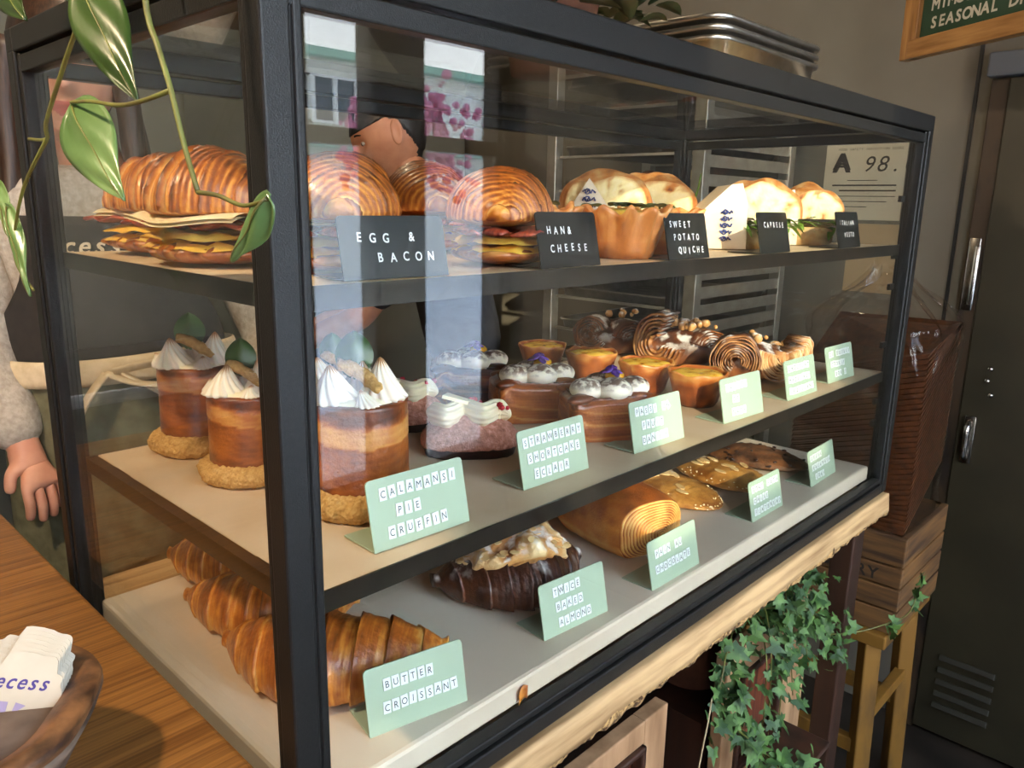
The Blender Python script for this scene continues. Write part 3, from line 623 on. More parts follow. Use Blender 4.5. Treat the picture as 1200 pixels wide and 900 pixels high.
def eclair(label, loc, rz, seed):
    t = thing('eclair', label, 'eclair', loc, rz, 'strawberry eclairs'); t.scale = (.9, .9, .95)
    def sup(zlo, zhi, k):
        def fn(u, v):
            z = lerp(zlo, zhi, u); f = math.sqrt(max(0.0, 1-((z-.014)/.034)**2)) if z > .014 else .93+.07*z/.014
            a = v*6.283; cx = math.copysign(abs(math.cos(a))**.75, math.cos(a)); sy = math.copysign(abs(math.sin(a))**.75, math.sin(a))
            return Vector((cx*.060*f*k, sy*.036*f*k, z)), .5+.4*noise.noise(Vector((a*8, z*200, seed)))
        return fn
    G().grid(sup(0, .014, 1.), 6, 50, False, True, True).noise(.0012, 120, seed).build('chocolate_base', m_choco, t)
    G().grid(sup(.011, .0475, 1.03), 18, 60, False, True, True).noise(.0018, 240, seed).build('pink_crumb_coat', m_pink, t)
    def rib(u, v):
        th = v*6.283; x = lerp(-.054, .050, u); y0 = .012*math.sin(u*6.283*2.4+1.2); dy = .012*6.283*2.4*math.cos(u*6.283*2.4+1.2)/.104
        e = min(1, math.sin(u*math.pi)*3.2)**.6*.0155*(1+.07*math.cos(12*th)); n2 = math.sqrt(1+dy*dy); c = math.cos(th)*e; z = .0465+.003*math.sin(u*math.pi)+math.sin(th)*e*.85
        return Vector((x-dy/n2*c*.6, y0+c/n2*1.1-.004, z)), .5
    g = G().grid(rib, 110, 72, False, True, True)
    g.build('piped_cream_ribbon', m_cream, t)
    random.seed(seed)
    for k in range(7):
        x = random.uniform(.0, .05); G().ball((x, random.uniform(-.012, .02), .060-.25*x*.4), random.uniform(.0025, .005), 5, 7, noise_amp=.3, nscale=400).build('berry_piece', m_red, t)
    G().prism([(-.02, -.009), (.012, -.011), (.02, .004), (-.012, .012)], .004, Matrix.Translation((-.016, .004, .062)) @ Matrix.Rotation(R(14), 4, 'Y')).build('white_chocolate_shard', m_cream, t, smooth=False)
eclair('strawberry eclair with a wavy cream ribbon right of the front cruffin', (.338, .186, MID), R(-38), 1)
eclair('strawberry eclair half hidden behind the front cruffin', (.345, .318, MID), R(-30), 2)
def danish(label, loc, rz, seed, s=1., m=None):
    t = thing('danish', label, 'danish', loc, rz, 'passion fruit danishes'); t.scale = (s, s, s)
    def fn(u, v):
        z = u*.056; a = v*6.283; pw = .30; cx = math.copysign(abs(math.cos(a))**pw, math.cos(a)); sy = math.copysign(abs(math.sin(a))**pw, math.sin(a))
        f = (.93+.07*math.sin(min(1, u*1.6)*1.57))*(1-.14*smooth(.82, 1, u))
        lay = math.sin(z*1500+2.5*noise.noise(Vector((a*2, z*20, seed))))
        f *= 1+.004*lay*noise.noise(Vector((a*2, z*30, seed+4)))*2+.10*noise.noise(Vector((math.cos(a)*2.0, math.sin(a)*2.0, z*16+seed)))+.03*noise.noise(Vector((a*4, z*70, seed)))+.03*(1-u)*math.sin(a*2+seed)
        return Vector((cx*.058*f, sy*.045*f, z+.004*u*noise.noise(Vector((a*1.5, seed, 2)))*2)), max(0, min(1, .50+.03*lay+.26*noise.noise(Vector((a*3+z*60, z*60, seed)))+.10*noise.noise(Vector((a*9, z*150-a*2, seed)))+.28*smooth(.75, 1, u)-.22*smooth(.7, .95, math.sin(z*430+a*2+7*noise.noise(Vector((a*1.2, z*22, seed)))))))
    g = G().grid(fn, 48, 72, False, True)
    g.grid(lambda u, v: (Vector((math.copysign(abs(math.cos(v*6.283))**.38, math.cos(v*6.283))*.058*.86*(1-u*.98), math.copysign(abs(math.sin(v*6.283))**.38, math.sin(v*6.283))*.045*.86*(1-u*.98), .056-.010*smooth(0, .6, u)+.002*noise.noise(Vector((u*7, v*30, seed))))), .85), 12, 72, False, True)
    g.grid(lambda u, v: (Vector((math.copysign(abs(math.cos(v*6.283))**.38, math.cos(v*6.283))*.053*u, math.copysign(abs(math.sin(v*6.283))**.38, math.sin(v*6.283))*.041*u, 0)), .6), 4, 40, False, True)
    for sx, sy in ((-1, -1), (1, 1), (-1, 1), (1, -1)): g.ball((sx*.037, sy*.025, .053), (.026, .013, .007), 8, 16, tint=.8 if sx == sy else .62, noise_amp=.2, nscale=40, rot=Matrix.Rotation(R(38*sx*sy), 3, 'Z'))
    g.build('laminated_dough', m or m_crust2, t)
    for k, (x, y, r) in enumerate([(-.030, -.012, .0215), (.004, -.018, .0235), (.034, -.004, .021), (-.004, .020, .021)]):
        G().ball((x, y, .061), (r, r, r*.70), 14, 24, noise_amp=.06, nscale=40).build('cream_dollop', m_cocoa, t)
    fl = G(); random.seed(seed)
    for k in range(6):
        a = k*1.05+seed; fl.ball((.004+.008*math.cos(a), -.002+.008*math.sin(a), .083+.003*math.sin(a*2)), (.0085, .0055, .002), 6, 8, rot=Matrix.Rotation(a, 3, 'Z') @ Matrix.Rotation(R(25), 3, 'Y'))
    fl.build('violet_flower', m_violet, t)
    G().ball((.012, .006, .074), (.013, .011, .008), 8, 12, noise_amp=.2, nscale=120).build('passion_curd', m_curd, t)
danish('passion fruit danish in the back left of the three', (.505, .362, MID), R(-38), 1, .95, m_choc)
danish('passion fruit danish in the middle of the three', (.505, .240, MID), R(-36), 2, .95)
danish('passion fruit danish in front, beside the passion fruit sign', (.512, .128, MID), R(-36), 3, .95)
def tart(label, loc, seed, s=1.):
    t = thing('custard_tart', label, 'tart', loc, seed*2.1, 'custard tarts'); t.scale = (s, s, s)
    def wob(th, k): return 1+.028*math.sin(7*th+seed)*min(1, k/3)+.02*noise.noise(Vector((math.cos(th)*2, math.sin(th)*2, seed+k*.2)))
    prof = [(.027, 0), (.031, .006), (.034, .018), (.0375, .030), (.0405, .040), (.0425, .046), (.0418, .0485), (.0385, .047), (.0375, .042)]
    g = G().lathe(prof, 84, wob, tints=[.8, .75, .6, .5, .42, .3, .25, .5, .55])
    for i, p in enumerate(g.v):
        a = math.atan2(p.y, p.x); g.t[i] = max(0, min(1, g.t[i]+.12*math.sin(p.z*900+3*noise.noise(Vector((a*2, p.z*60, seed))))+.32*noise.noise(Vector((a*3, p.z*90, seed)))))
        if p.z > .04: p.z += .004*noise.noise(Vector((a*2, seed, 1)))
    g.build('pastry_shell', m_crust2, t)
    G().lathe([(.0395, .0425), (.034, .0455), (.022, .0475), (.01, .047), (.001, .046)], 40).noise(.002, 55, seed).build('custard', m_cust, t)
tart('custard tart at the back left, behind the middle danish', (.730, .425, MID), 1, .95)
tart('custard tart second from the back, in front of the sugared bun', (.735, .325, MID), 2, .98)
tart('custard tart third from the back, right behind the violet flower', (.735, .222, MID), 3, .98)
tart('custard tart nearest the glass, left of the pale sign', (.725, .128, MID), 4, 1.0)
def swirl_bun(label, loc, rz, seed, kind, s=1.):
    t = thing('swirl_bun', label, 'pastry', loc, rz, 'sugared cocoa buns'); t.scale = (s, s, s)
    def body(u, v):
        th = (u*.998+.001)*math.pi; a = v*6.283
        p = Vector((math.sin(th)*math.cos(a)*.066, math.sin(th)*math.sin(a)*.043, -math.cos(th)*.034))
        p *= 1+.10*noise.noise(p*28+Vector((seed, 0, 0)))+.03*math.sin(a*9+p.z*60); return p, max(0, min(1, .45+6*p.z+.3*noise.noise(p*60)))
    g = G().grid(body, 26, 52, False, True, True); flatten(g, k=.3, soft=.25)
    g.build('dough', m_sugar, t)
    g = G()
    def nest(c, r0, r1, n, yaw, a0, a1, dep, sd, t0, sq=1.):
        """nested thin shells of laminated dough, open upwards, edges showing at -y"""
        i0 = len(g.v)
        for k in range(n):
            rr = lerp(r0, r1, k/max(1, n-1)); th = (r1-r0)/n*.62
            def sh(u, v, rr=rr, k=k):
                a = R(lerp(a0+5*noise.noise(Vector((k*3., sd, 0)))*3, a1+15*noise.noise(Vector((k*2., sd, 5))), u)); q = int(v*6+.001) % 6
                ox, oy = [(-1, -1), (1, -1), (1, 0), (1, 1), (-1, 1), (-1, 0)][q]; wv = 1+.10*noise.noise(Vector((a*1.3, k*.4, sd)))+.03*noise.noise(Vector((a*5, k*2., sd)))
                rad = (rr+ox*th*.5)*wv; yy = (-dep*(.5-.012*k*0)+.006*(rr/r1)**2+.004*noise.noise(Vector((a*2, k*1.7, sd+1)))) if oy < 0 else (dep*.5 if oy > 0 else 0)
                return Vector((math.cos(a)*rad, yy, math.sin(a)*rad*sq)), max(0, min(1, (t0 if oy < 0 else t0+.30)+.32*noise.noise(Vector((a*1.5, k*1.1, sd+9)))))
            g.grid(sh, 40, 6, False, True, True)
        g.xf(Matrix.Translation(c) @ Matrix.Rotation(R(yaw), 4, 'Z'), i0)
    if kind == 0:
        nest((-.046, -.012, .036), .008, .030, 7, -30, 20, 330, .050, seed, .55)
        nest((.010, -.018, .030), .012, .034, 5, 10, 10, 170, .06, seed+1, .5, .8)
    elif kind == 1:
        nest((-.036, -.010, .038), .012, .040, 6, -40, 70, 350, .060, seed, .25, 1.15)
        nest((.030, -.016, .030), .010, .034, 6, 10, -20, 160, .066, seed+1, .45, .85)
        nest((-.030, .0, .062), .018, .024, 3, -20, 40, 210, .034, seed+2, .05)
    else:
        nest((-.036, -.022, .036), .008, .037, 9, -26, -30, 250, .050, seed, .52)
        nest((.030, -.026, .042), .014, .040, 8, 2, 165, 385, .048, seed+2, .14, .95)
        nest((.058, -.006, .042), .020, .038, 6, 24, 170, 400, .046, seed+3, .16, .95)
    for p in g.v: p.z = max(p.z, .001)
    g.build('rolled_layers', m_sugar if kind != 2 else m_choc2, t)
    random.seed(seed); g = G()
    for k in range(26 if kind == 1 else 10): g.ball((random.gauss(.004, .020), random.gauss(.0, .012), .064+random.uniform(-.004, .006)), random.uniform(.003, .0075), 5, 7, noise_amp=.4, nscale=200)
    g.build('crumble', m_alm, t)['kind'] = 'stuff'
m_choc2 = tint_mat('layered_cocoa_dough', [(0, lin((244, 206, 150))), (.3, lin((206, 148, 92))), (.6, lin((120, 72, 42))), (1, lin((54, 30, 20)))], rough=.5, namt=.2, nscale=60, bump=.4, bscale=240, dust=.8, dscale=60, dlo=.52)
swirl_bun('dusted cocoa bun at the back left of the three buns', (.965, .440, MID), R(-40), 1, 0, 1.12)
swirl_bun('curled bun with yellow crumble on top, middle of the three buns', (.965, .300, MID), R(-40), 2, 1, 1.10)
swirl_bun('bun with two open rolls of pale layers behind the right hand signs', (.940, .155, MID), R(-36), 3, 2, 1.06)
def small_box(label, loc):
    t = thing('bite_box', label, 'box', loc, R(-20))
    G().bx(-.04, .04, -.03, .03, 0, .022).build('tray', m_dark, t, smooth=False, bevel=.003)
    for k in range(6): G().ball((-.027+.027*(k % 3), -.014+.028*(k//3), .03), .013, 7, 10, noise_amp=.1, nscale=90).build('truffle', m_alm, t)
small_box('small dark tray of pale bites at the right end of the middle shelf', (1.08, .17, MID))
# ------------------------------------------------------------------ bottom board
GB = 'butter croissants on the bottom board'
croissant('butter croissant in front, crossing behind the near corner post', (.130, .156, S), R(-48), .22, .050, .035, 4, 1, group=GB)
croissant('butter croissant second in the row on the bottom board', (.138, .288, S), R(-46), .19, .043, .03, 4, 2, group=GB)
croissant('butter croissant farthest back in the row on the bottom board', (.168, .410, S), R(-44), .18, .042, .03, 4, 3, group=GB)
def almond(label, loc, rz, seed):
    t = thing('almond_croissant', label, 'croissant', loc, rz, 'almond croissants')
    g = G().grid(croissant_fn(.19, .050, .035, 4, seed), 150, 44, False, True, True); flatten(g)
    g.t = [min(1, q*.55+.48) for q in g.t]; g.build('dough', m_sug2, t)
    def top(u, v):
        th = (u*.998+.001)*math.pi; a = v*6.283; x = math.sin(th)*math.cos(a); y = math.sin(th)*math.sin(a); z = -math.cos(th)
        p = Vector((x*.074, y*.043-.018*(1-x*x)+.010, z*.024)); n_ = noise.noise(p*34+Vector((seed, 0, 0)))+.6*noise.noise(p*90)
        p.x *= 1+.10*n_; p.y *= 1+.16*n_; p.z = p.z*(1+.25*n_)+.006*n_
        return p+Vector((0, 0, .066-9*x*x*.0045)), max(0, min(1, .42-.5*n_+.3*(z < -.2)))
    G().grid(top, 46, 80, False, True, True).build('almond_cream', m_alm, t)
    random.seed(seed); g = G()
    for k in range(70):
        u = random.uniform(.58, .97); v = random.random(); p = top(u, v)[0]
        M = Matrix.Translation(p+Vector((0, 0, .001))) @ Matrix.Rotation(random.uniform(0, 6.28), 4, 'Z') @ Matrix.Rotation(random.uniform(-.6, .6), 4, 'X')
        g.prism([(.0065*math.cos(q*.785), .004*math.sin(q*.785)) for q in range(8)], .0009, M)
    g.build('sliced_almonds', m_flake, t, smooth=False)['kind'] = 'stuff'
m_sug2 = tint_mat('sugared_dark_crust', [(0, lin((176, 110, 52))), (.4, lin((112, 62, 28))), (.75, lin((70, 36, 20))), (1, lin((36, 20, 14)))], rough=.4, coat=.2, namt=.2, nscale=50, bump=.5, bscale=220, dust=.9, dscale=26, dlo=.56, dcol=lin((240, 236, 232)))
almond('dark almond croissant dusted with sugar behind its sign', (.375, .148, S), R(-22), 1)
m_pain = tint_mat('laminated_crust', CRUST, rough=.46, coat=.12, namt=.2, nscale=70, bump=.5, bscale=300)
def pain(label, loc, rz, seed):
    def fn(u, v):
        a = v*6.283; y = lerp(.080, -.080, u); bul = 1-.30*abs(2*u-1)**3.2*(1 if u < .5 else .35)
        cx = math.copysign(abs(math.cos(a))**.72, math.cos(a)); sz = math.copysign(abs(math.sin(a))**.72, math.sin(a))
        st = .010*math.sin(a*2+1)+.020*noise.noise(Vector((cx*2, sz*2, seed)))
        k = 1+st+.03*noise.noise(Vector((y*30, cx*2, sz*2+seed)))
        q = .40+.26*max(0, sz)-.42*smooth(.30, -.5, sz)*(.6+.4*math.sin(sz*40+2*noise.noise(Vector((y*30, a, seed)))))+.24*noise.noise(Vector((y*45, cx*3, sz*3+seed)))
        return Vector((cx*.058*bul*k, y, .043+sz*.043*bul*k)), max(0, min(1, q))
    g = G().grid(fn, 70, 56, False, True)
    for uu, sg in ((1., -1), (0., 1)):
        def cap(u, v, uu=uu, sg=sg):
            e = fn(uu, v)[0]; q = 1-u*.995; c = Vector((.008, e.y, .040)); w_ = (q*14+v+.25*noise.noise(Vector((q*4, v*5, seed)))) % 1
            p = c+(e-c)*q; p.y += sg*(.013*(1-q*q)-.0032*(w_ < .4))
            return p, max(0, min(1, .06+.62*(w_ < .4)*1.0+.25*noise.noise(Vector((p.x*60, p.z*60, seed)))))
        g.grid(cap, 90, 56, False, True)
    flatten(g, k=.5, soft=.15)
    o = g.build('pain_au_chocolat', m_pain, loc=loc); o.rotation_euler = (0, 0, rz); return tag(o, label, 'pastry', 'pains au chocolat')
pain('rolled chocolate pastry showing its spiral end behind its sign', (.585, .165, S), R(-14), 1)
pain('rolled chocolate pastry deeper in the shade behind the other one', (.560, .350, S), R(-10), 2)
def flatbread(label, loc, rz, seed, dark=False, Lb=.19, wb=.105):
    t = thing('stuffed_flatbread', label, 'flatbread', loc, rz, 'stuffed flatbreads')
    def fn(u, v):
        a = v*6.283; x = (2*u-1); wv = max(.0, 1-abs(x)**2.2)**.62
        z = math.sin(a); hz = .017*(1-.5*abs(x)**2)
        y = math.cos(a)*wb/2*wv*(1+.06*noise.noise(Vector((x*3, math.cos(a)*2, seed))))
        return Vector((x*Lb/2, y, .011+(max(0, z)**.8*hz-max(0, -z)*.010)*max(.15, wv)+.002*noise.noise(Vector((x*30, y*300, seed))))), .5
    g = G().grid(fn, 60, 44, False, True, True)
    lo = min(p.z for p in g.v)
    for p in g.v: p.z -= lo
    g.build('crust', m_olivebr if dark else m_crisp, t)
    random.seed(seed); g = G(); n = 0
    pts = []
    while len(pts) < (40 if dark else 90):
        u = random.random(); v = random.uniform(.0, .5); p = fn(u, v)[0]
        rim = abs(v-.25) > .14 or abs(u-.5) > .38
        if rim or dark: pts.append(p)
    for p in pts:
        g.ball((p.x, p.y, p.z-lo+.0008), (.0017, .0011, .0009) if not dark else (.005, .003, .002), 4, 6, rot=Matrix.Rotation(random.uniform(0, 3), 3, 'Z'))
    g.build('olive_pieces' if dark else 'sesame_seeds', m_choco if dark else m_seed, t)['kind'] = 'stuff'
    if not dark:
        for k in range(9):
            u = random.uniform(.25, .75); v = random.uniform(.15, .35); p = fn(u, v)[0]
            G().prism([(.012*math.cos(q*.785), .0048*math.sin(q*.785)) for q in range(8)], .0016, Matrix.Translation((p.x, p.y, p.z-lo+.0015)) @ Matrix.Rotation(random.uniform(-.6, .6), 4, 'Z')).build('almond_sliver', m_flake, t, smooth=False)
flatbread('seeded oval flatbread nearest the spiral pastry', (.770, .185, S), R(80), 1)
flatbread('seeded oval flatbread in the middle of the three ovals', (.893, .165, S), R(80), 2, Lb=.19)
flatbread('dark oval flatbread with olives, farthest right on the board', (1.020, .170, S), R(98), 3, True, Lb=.19)
# ------------------------------------------------------------------ price signs
m_sign = mat('sage_sign', lin((166, 184, 158)), rough=.4); m_bsign = mat('black_sign', (.012, .014, .014), rough=.28)
m_tile = mat('white_letter_tile', lin((232, 236, 234)), rough=.45); m_letter = mat('dark_letter', (.03, .035, .04), rough=.6); m_wlet = mat('white_letter', lin((238, 238, 236)), rough=.5)
def sign(label, x, y, z, lines, w=.100, h=.058, rz=0., black=False, tilt=12, pitch=.0082, crooked=()):
    """bent sheet: upright face leaning back, flat foot behind; lines = [(indent, text)] top to bottom"""
    t = thing('price_sign', label, 'sign', (x, y, z), rz, 'black letter signs on the top shelf' if black else 'sage letter signs')
    M = Matrix.Rotation(R(90-tilt), 4, 'X')        # local xy of the face -> x, up/back
    r = .004; out = [(0, 0), (w, 0)]
    for cx, cy, a0 in ((w-r, h-r, 0), (r, h-r, 90)): out += [(cx+r*math.cos(R(a0+q*22.5)), cy+r*math.sin(R(a0+q*22.5))) for q in range(5)]
    sm = m_bsign if black else m_sign
    G().prism(out, -.0014, M).build('face', sm, t, smooth=False)
    G().prism([(0, 0), (w, 0), (w, .044), (0, .044)], .0013, Matrix.Translation((0, .0005, .0001))).build('foot', sm, t, smooth=False)
    tg = G(); lg = G(); n = len(lines); F = M @ Matrix.Translation((0, 0, .0003)); random.seed(int(x*1000)+int(z*100))
    for k, (ind, s) in enumerate(lines):
        yb = h-.0125-(k+(.25 if n < 3 else 0))*(h-.008)/max(n, 2.6)
        for i, ch in enumerate(s):
            if ch == ' ': continue
            cx = ind+i*pitch+pitch/2; rot = random.uniform(-3, 3)+(28 if (k, i) in crooked else 0)
            Mt = F @ Matrix.Translation((cx, yb+random.uniform(-.0006, .0006), 0)) @ Matrix.Rotation(R(rot), 4, 'Z')
            if not black: tg.prism([(-.0034, -.0052), (.0034, -.0052), (.0034, .0052), (-.0034, .0052)], .0006, Mt)
            letter(lg, ch, 0, -.0030 if not black else -.0032, .0086 if not black else .0096, Mt @ Matrix.Translation((0, 0, .0008)), sx=.85, bold=.0 if not black else .03)
    if not black: tg.build('letter_tiles', m_tile, t, smooth=False)
    lg.build('lettering', m_wlet if black else m_letter, t, smooth=False)
    return t
sign('black sign reading egg and bacon, just right of the corner post', .078, .040, T, [(.010, 'EGG &'), (.026, 'BACON')], w=.094, h=.046, rz=R(-3), black=True, pitch=.0115)
sign('black sign reading ham and cheese', .276, .030, T, [(.010, 'HAN&'), (.012, 'CHEESE')], w=.088, h=.050, rz=R(2), black=True, pitch=.0098)
sign('black sign reading sweet potato quiche', .476, .028, T, [(.004, 'SWEET'), (.010, 'POTATO'), (.018, 'QUICHE')], w=.088, h=.050, rz=R(2), black=True, pitch=.0098)
sign('black sign with one short word, before the brightly lit sandwich', .684, .028, T, [(.014, 'CAPRESE')], w=.098, h=.052, rz=R(4), black=True, pitch=.0098)
sign('black sign at the right end of the top shelf', .930, .028, T, [(.010, 'ITALIAN'), (.026, 'PESTO')], w=.104, h=.054, rz=R(4), black=True, pitch=.0098)
sign('sage sign reading calamansi pie cruffin', .103, .046, MID, [(.010, 'CALAMANSI'), (.024, 'PIE'), (.014, 'CRUFFIN')], rz=R(-2), pitch=.0090)
sign('sage sign reading strawberry shortcake eclair', .292, .060, MID, [(.005, 'STRAWBERRY'), (.009, 'SHORTCAKE'), (.016, 'ECLAIR')], rz=R(-1), pitch=.0090)
sign('sage sign reading passion fruit danish with crooked last tiles', .467, .052, MID, [(.008, 'PASSI ON'), (.018, 'FRUIT'), (.016, 'DANISH')], rz=R(-2), pitch=.0086, crooked=((0, 7),))
sign('sunlit sage sign with a very short middle line, in front of the nearest tart', .656, .044, MID, [(.010, 'PASTEL'), (.024, 'DE'), (.020, 'NATA')], rz=R(-3), pitch=.0090)
sign('sage sign in front of the bun with open rolls', .838, .042, MID, [(.008, 'CHOCOLAT'), (.008, 'HAZELNUT'), (.008, 'CROISSANT')], rz=R(-1), pitch=.0090)
sign('sage sign at the right end of the middle shelf', 1.000, .048, MID, [(.010, 'DE DOUBLE'), (.014, 'COOKIE'), (.026, 'BOX 3')], rz=R(-2), pitch=.0088)
sign('sage sign reading butter croissant', .098, .052, S, [(.016, 'BUTTER'), (.014, 'CROISSANT')], w=.096, rz=R(-12), pitch=.0082)
sign('sage sign reading twice baked almond', .316, .048, S, [(.018, 'TWICE'), (.020, 'BAKED'), (.022, 'ALMOND')], w=.098, rz=R(-5), pitch=.0084)
sign('sage sign reading pain au chocolate', .488, .030, S, [(.012, 'PAIN AU'), (.010, 'CHOCOLATE')], w=.106, rz=R(0), pitch=.0086)
sign('sage sign crowded with tiles, in front of the seeded flatbreads', .765, .044, S, [(.006, 'GOAT FETA'), (.008, 'CHIVE'), (.008, 'FLATBREAD')], w=.098, rz=R(0), pitch=.0094)
sign('sage sign at the right end of the bottom board', .972, .046, S, [(.006, 'GREEK'), (.010, 'KALAMATA'), (.020, 'LOAF')], w=.110, rz=R(2), pitch=.0100)
fk = G().grid(lambda u, v: (Vector(((u-.5)*.012, .0015*math.sin(u*3), (v-.5)*.014+.004*math.sin(u*2.5))), .3+.3*u), 6, 5).build('pastry_flake', m_crust, loc=(.250, .0162, .9715)); fs_ = fk.modifiers.new('solid', 'SOLIDIFY'); fs_.thickness = .0008
tag(fk, 'small golden pastry flake stuck on the black bottom rail of the case', 'crumb')
# ------------------------------------------------------------------ on top of the case
m_alu = mat('worn_aluminium', (.50, .47, .42), (.36, .33, .29), rough=.34, metal=1, scale=30, bump=.05)
def sheet_pan(name, w, d, h, m=None):
    """rolled rim, sloping walls, flat bottom; origin at the bottom centre"""
    def ring(hw, hd, z, r, n=6):
        o = []
        for cx, cy, a0 in ((hw-r, hd-r, 0), (-hw+r, hd-r, 90), (-hw+r, -hd+r, 180), (hw-r, -hd+r, 270)): o += [Vector((cx+r*math.cos(R(a0+90*q/(n-1))), cy+r*math.sin(R(a0+90*q/(n-1))), z)) for q in range(n)]
        return o
    rs = [ring(w/2-.006, d/2-.006, .0, .02), ring(w/2-.002, d/2-.002, h-.004, .024), ring(w/2+.003, d/2+.003, h-.005, .028), ring(w/2+.005, d/2+.005, h-.001, .03), ring(w/2+.003, d/2+.003, h+.002, .028), ring(w/2-.003, d/2-.003, h, .023), ring(w/2-.008, d/2-.008, .0015, .018)]
    g = G(); m_ = len(rs[0]); vs = [p for q in rs for p in q]; fs = [(k*m_+j, k*m_+(j+1) % m_, (k+1)*m_+(j+1) % m_, (k+1)*m_+j) for k in range(len(rs)-1) for j in range(m_)]
    fs += [tuple(reversed(range(m_))), tuple(range((len(rs)-1)*m_, len(rs)*m_))]
    g._add(vs, fs); return g.build(name, m or m_alu)
for k, nm in enumerate(('bottom', 'middle', 'uppermost')):
    o = sheet_pan('sheet_pan', .30, .42, .026); o.location = (.83, .315, 1.612+.0125*k); tag(o, '%s sheet pan of the stack on top of the case' % nm, 'tray', 'sheet pans stacked on the case')
for x in (.72, .955): tag(G().bx(x-.004, x+.004, .088, .096, TOP, 1.612).bx(x-.004, x+.004, .088, .125, 1.605, 1.612).bx(x+.004, x+.012, .089, .093, 1.594, 1.598).build('clip', mat('white_plastic', lin((214, 208, 196)), rough=.5), bevel=.001), 'small white clip under the %s end of the stacked sheet pans' % ('left' if x < .8 else 'right'), 'clip', 'clips under the sheet pans')
for (x, y) in ((.66, .50), (.94, .50)): tag(G().bx(x-.02, x+.02, y-.02, y+.02, TOP, 1.612).build('rubber_block', m_black, smooth=False, bevel=.003), 'rubber block under the rear of the sheet pans', 'block', 'blocks under the sheet pans')
m_clay = mat('clay_pot', lin((120, 76, 54)), lin((96, 58, 40)), rough=.8, scale=30)
m_dleaf = mat('dark_leaf', lin((34, 52, 24)), lin((18, 32, 14)), rough=.35, scale=20)
pp = thing('potted_plant', 'dark leafy plant in a pot on top of the case beside the sheet pans', 'plant', (.515, .24, TOP))
G().lathe([(.045, 0), (.06, .09), (.064, .09), (.064, .105), (.056, .105), (.05, .09), (.001, .088)], 28).build('pot', m_clay, pp)
random.seed(9); g = G()
for k in range(150):
    a = random.uniform(0, 6.28)
    if k < 50: leaf_blade(g, (math.cos(a)*random.uniform(.0, .05), math.sin(a)*.03, .10+random.uniform(0, .10)), a, random.uniform(.06, .10), .05, random.uniform(.1, .9), curl=random.uniform(.1, .6))
    else: leaf_blade(g, (random.uniform(-.05, .115), random.uniform(-.10, .03), random.uniform(.055, .135)), random.uniform(0, 6.28), random.uniform(.035, .055), .036, random.uniform(-.2, .5), curl=random.uniform(0, .3))
g.build('leaves', m_dleaf, pp)['kind'] = 'stuff'
# trailing vine hanging from the top of the case past the left glass
m_pothos = mat('pothos_leaf', lin((74, 104, 54)), lin((104, 132, 78)), rough=.32, scale=16, coat=.3, bump=.1, bscale=40)
m_stem = mat('vine_stem', lin((112, 118, 52)), lin((90, 84, 40)), rough=.5, scale=40)
vn = thing('trailing_plant', 'heart leaved vine trailing down the left end of the case', 'plant', (.03, .20, TOP))
def vl(p): return Vector(p)-Vector((.03, .20, TOP))
G().lathe([(.045, 0), (.062, .10), (.066, .10), (.066, .115), (.058, .115), (.052, .10), (.001, .098)], 28).xf(Matrix.Translation((.085, .06, 0))).build('pot', m_clay, vn)
def vine(pts, r=.0018): G().tube(spline([vl(p) for p in pts], 30), [r*(1.0-.3*i/29) for i in range(30)], 8).build('stem', m_stem, vn)
vine([(.09, .24, 1.69), (.03, .15, 1.70), (-.03, .11, 1.62), (-.05, .115, 1.545), (-.05, .160, 1.515), (-.052, .204, 1.48), (-.05, .214, 1.469), (-.048, .262, 1.471)])
vine([(.09, .24, 1.69), (.0, .10, 1.70), (-.045, .035, 1.60), (-.05, .028, 1.532), (-.05, .017, 1.508), (-.05, .005, 1.485), (-.05, -.005, 1.459), (-.05, -.018, 1.433)], .0019)
vine([(-.05, -.018, 1.433), (-.05, -.040, 1.4315), (-.05, -.065, 1.427), (-.05, -.088, 1.430)], .0013)
vine([(-.05, .005, 1.485), (-.055, .030, 1.481), (-.055, .064, 1.481), (-.055, .106, 1.486), (-.052, .150, 1.489)], .0015)
vine([(-.05, .214, 1.469), (-.05, .29, 1.43), (-.05, .33, 1.38), (-.05, .289, 1.355)], .0015)
def heart(base, tip, wd, fold=.25, roll=0., nrm=(-.75, -.65, .05), m=None, bend=.15):
    b = vl(base); tp = vl(tip); ax = tp-b; ln = ax.length; ax.normalize(); nn = Vector(nrm); nn = (nn-ax*nn.dot(ax)).normalized(); sd = ax.cross(nn)
    if roll: q = Matrix.Rotation(roll, 3, ax); nn = q @ nn; sd = q @ sd
    def fn(u, v):
        x = 2*v-1; prof = (math.sin(math.pi*min(1, u**.62))**.85)*(1-.15*u); lobe = -.05*(abs(x))*(1-smooth(0, .35, u))
        return b+ax*(ln*(u+lobe))+sd*(x*wd/2*prof)+nn*(-fold*abs(x)*wd/2*prof+bend*ln*(u*(1-u))+.004*math.sin(x*6+u*9)*.3), .5
    g = G().grid(fn, 22, 13); o = g.build('leaf', m or m_pothos, vn); so = o.modifiers.new('solid', 'SOLIDIFY'); so.thickness = .0005
    G().tube([fn(i/14, .5)[0]+nn*.0004 for i in range(15)], [.0007-.00003*i for i in range(15)], 5).build('midrib', m_stem, o)
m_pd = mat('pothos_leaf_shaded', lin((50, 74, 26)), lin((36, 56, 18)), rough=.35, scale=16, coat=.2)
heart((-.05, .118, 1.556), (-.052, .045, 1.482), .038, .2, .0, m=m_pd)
heart((-.052, .149, 1.486), (-.054, .072, 1.428), .042, .12)
heart((-.050, -.088, 1.431), (-.055, -.060, 1.400), .020, .5, .5)
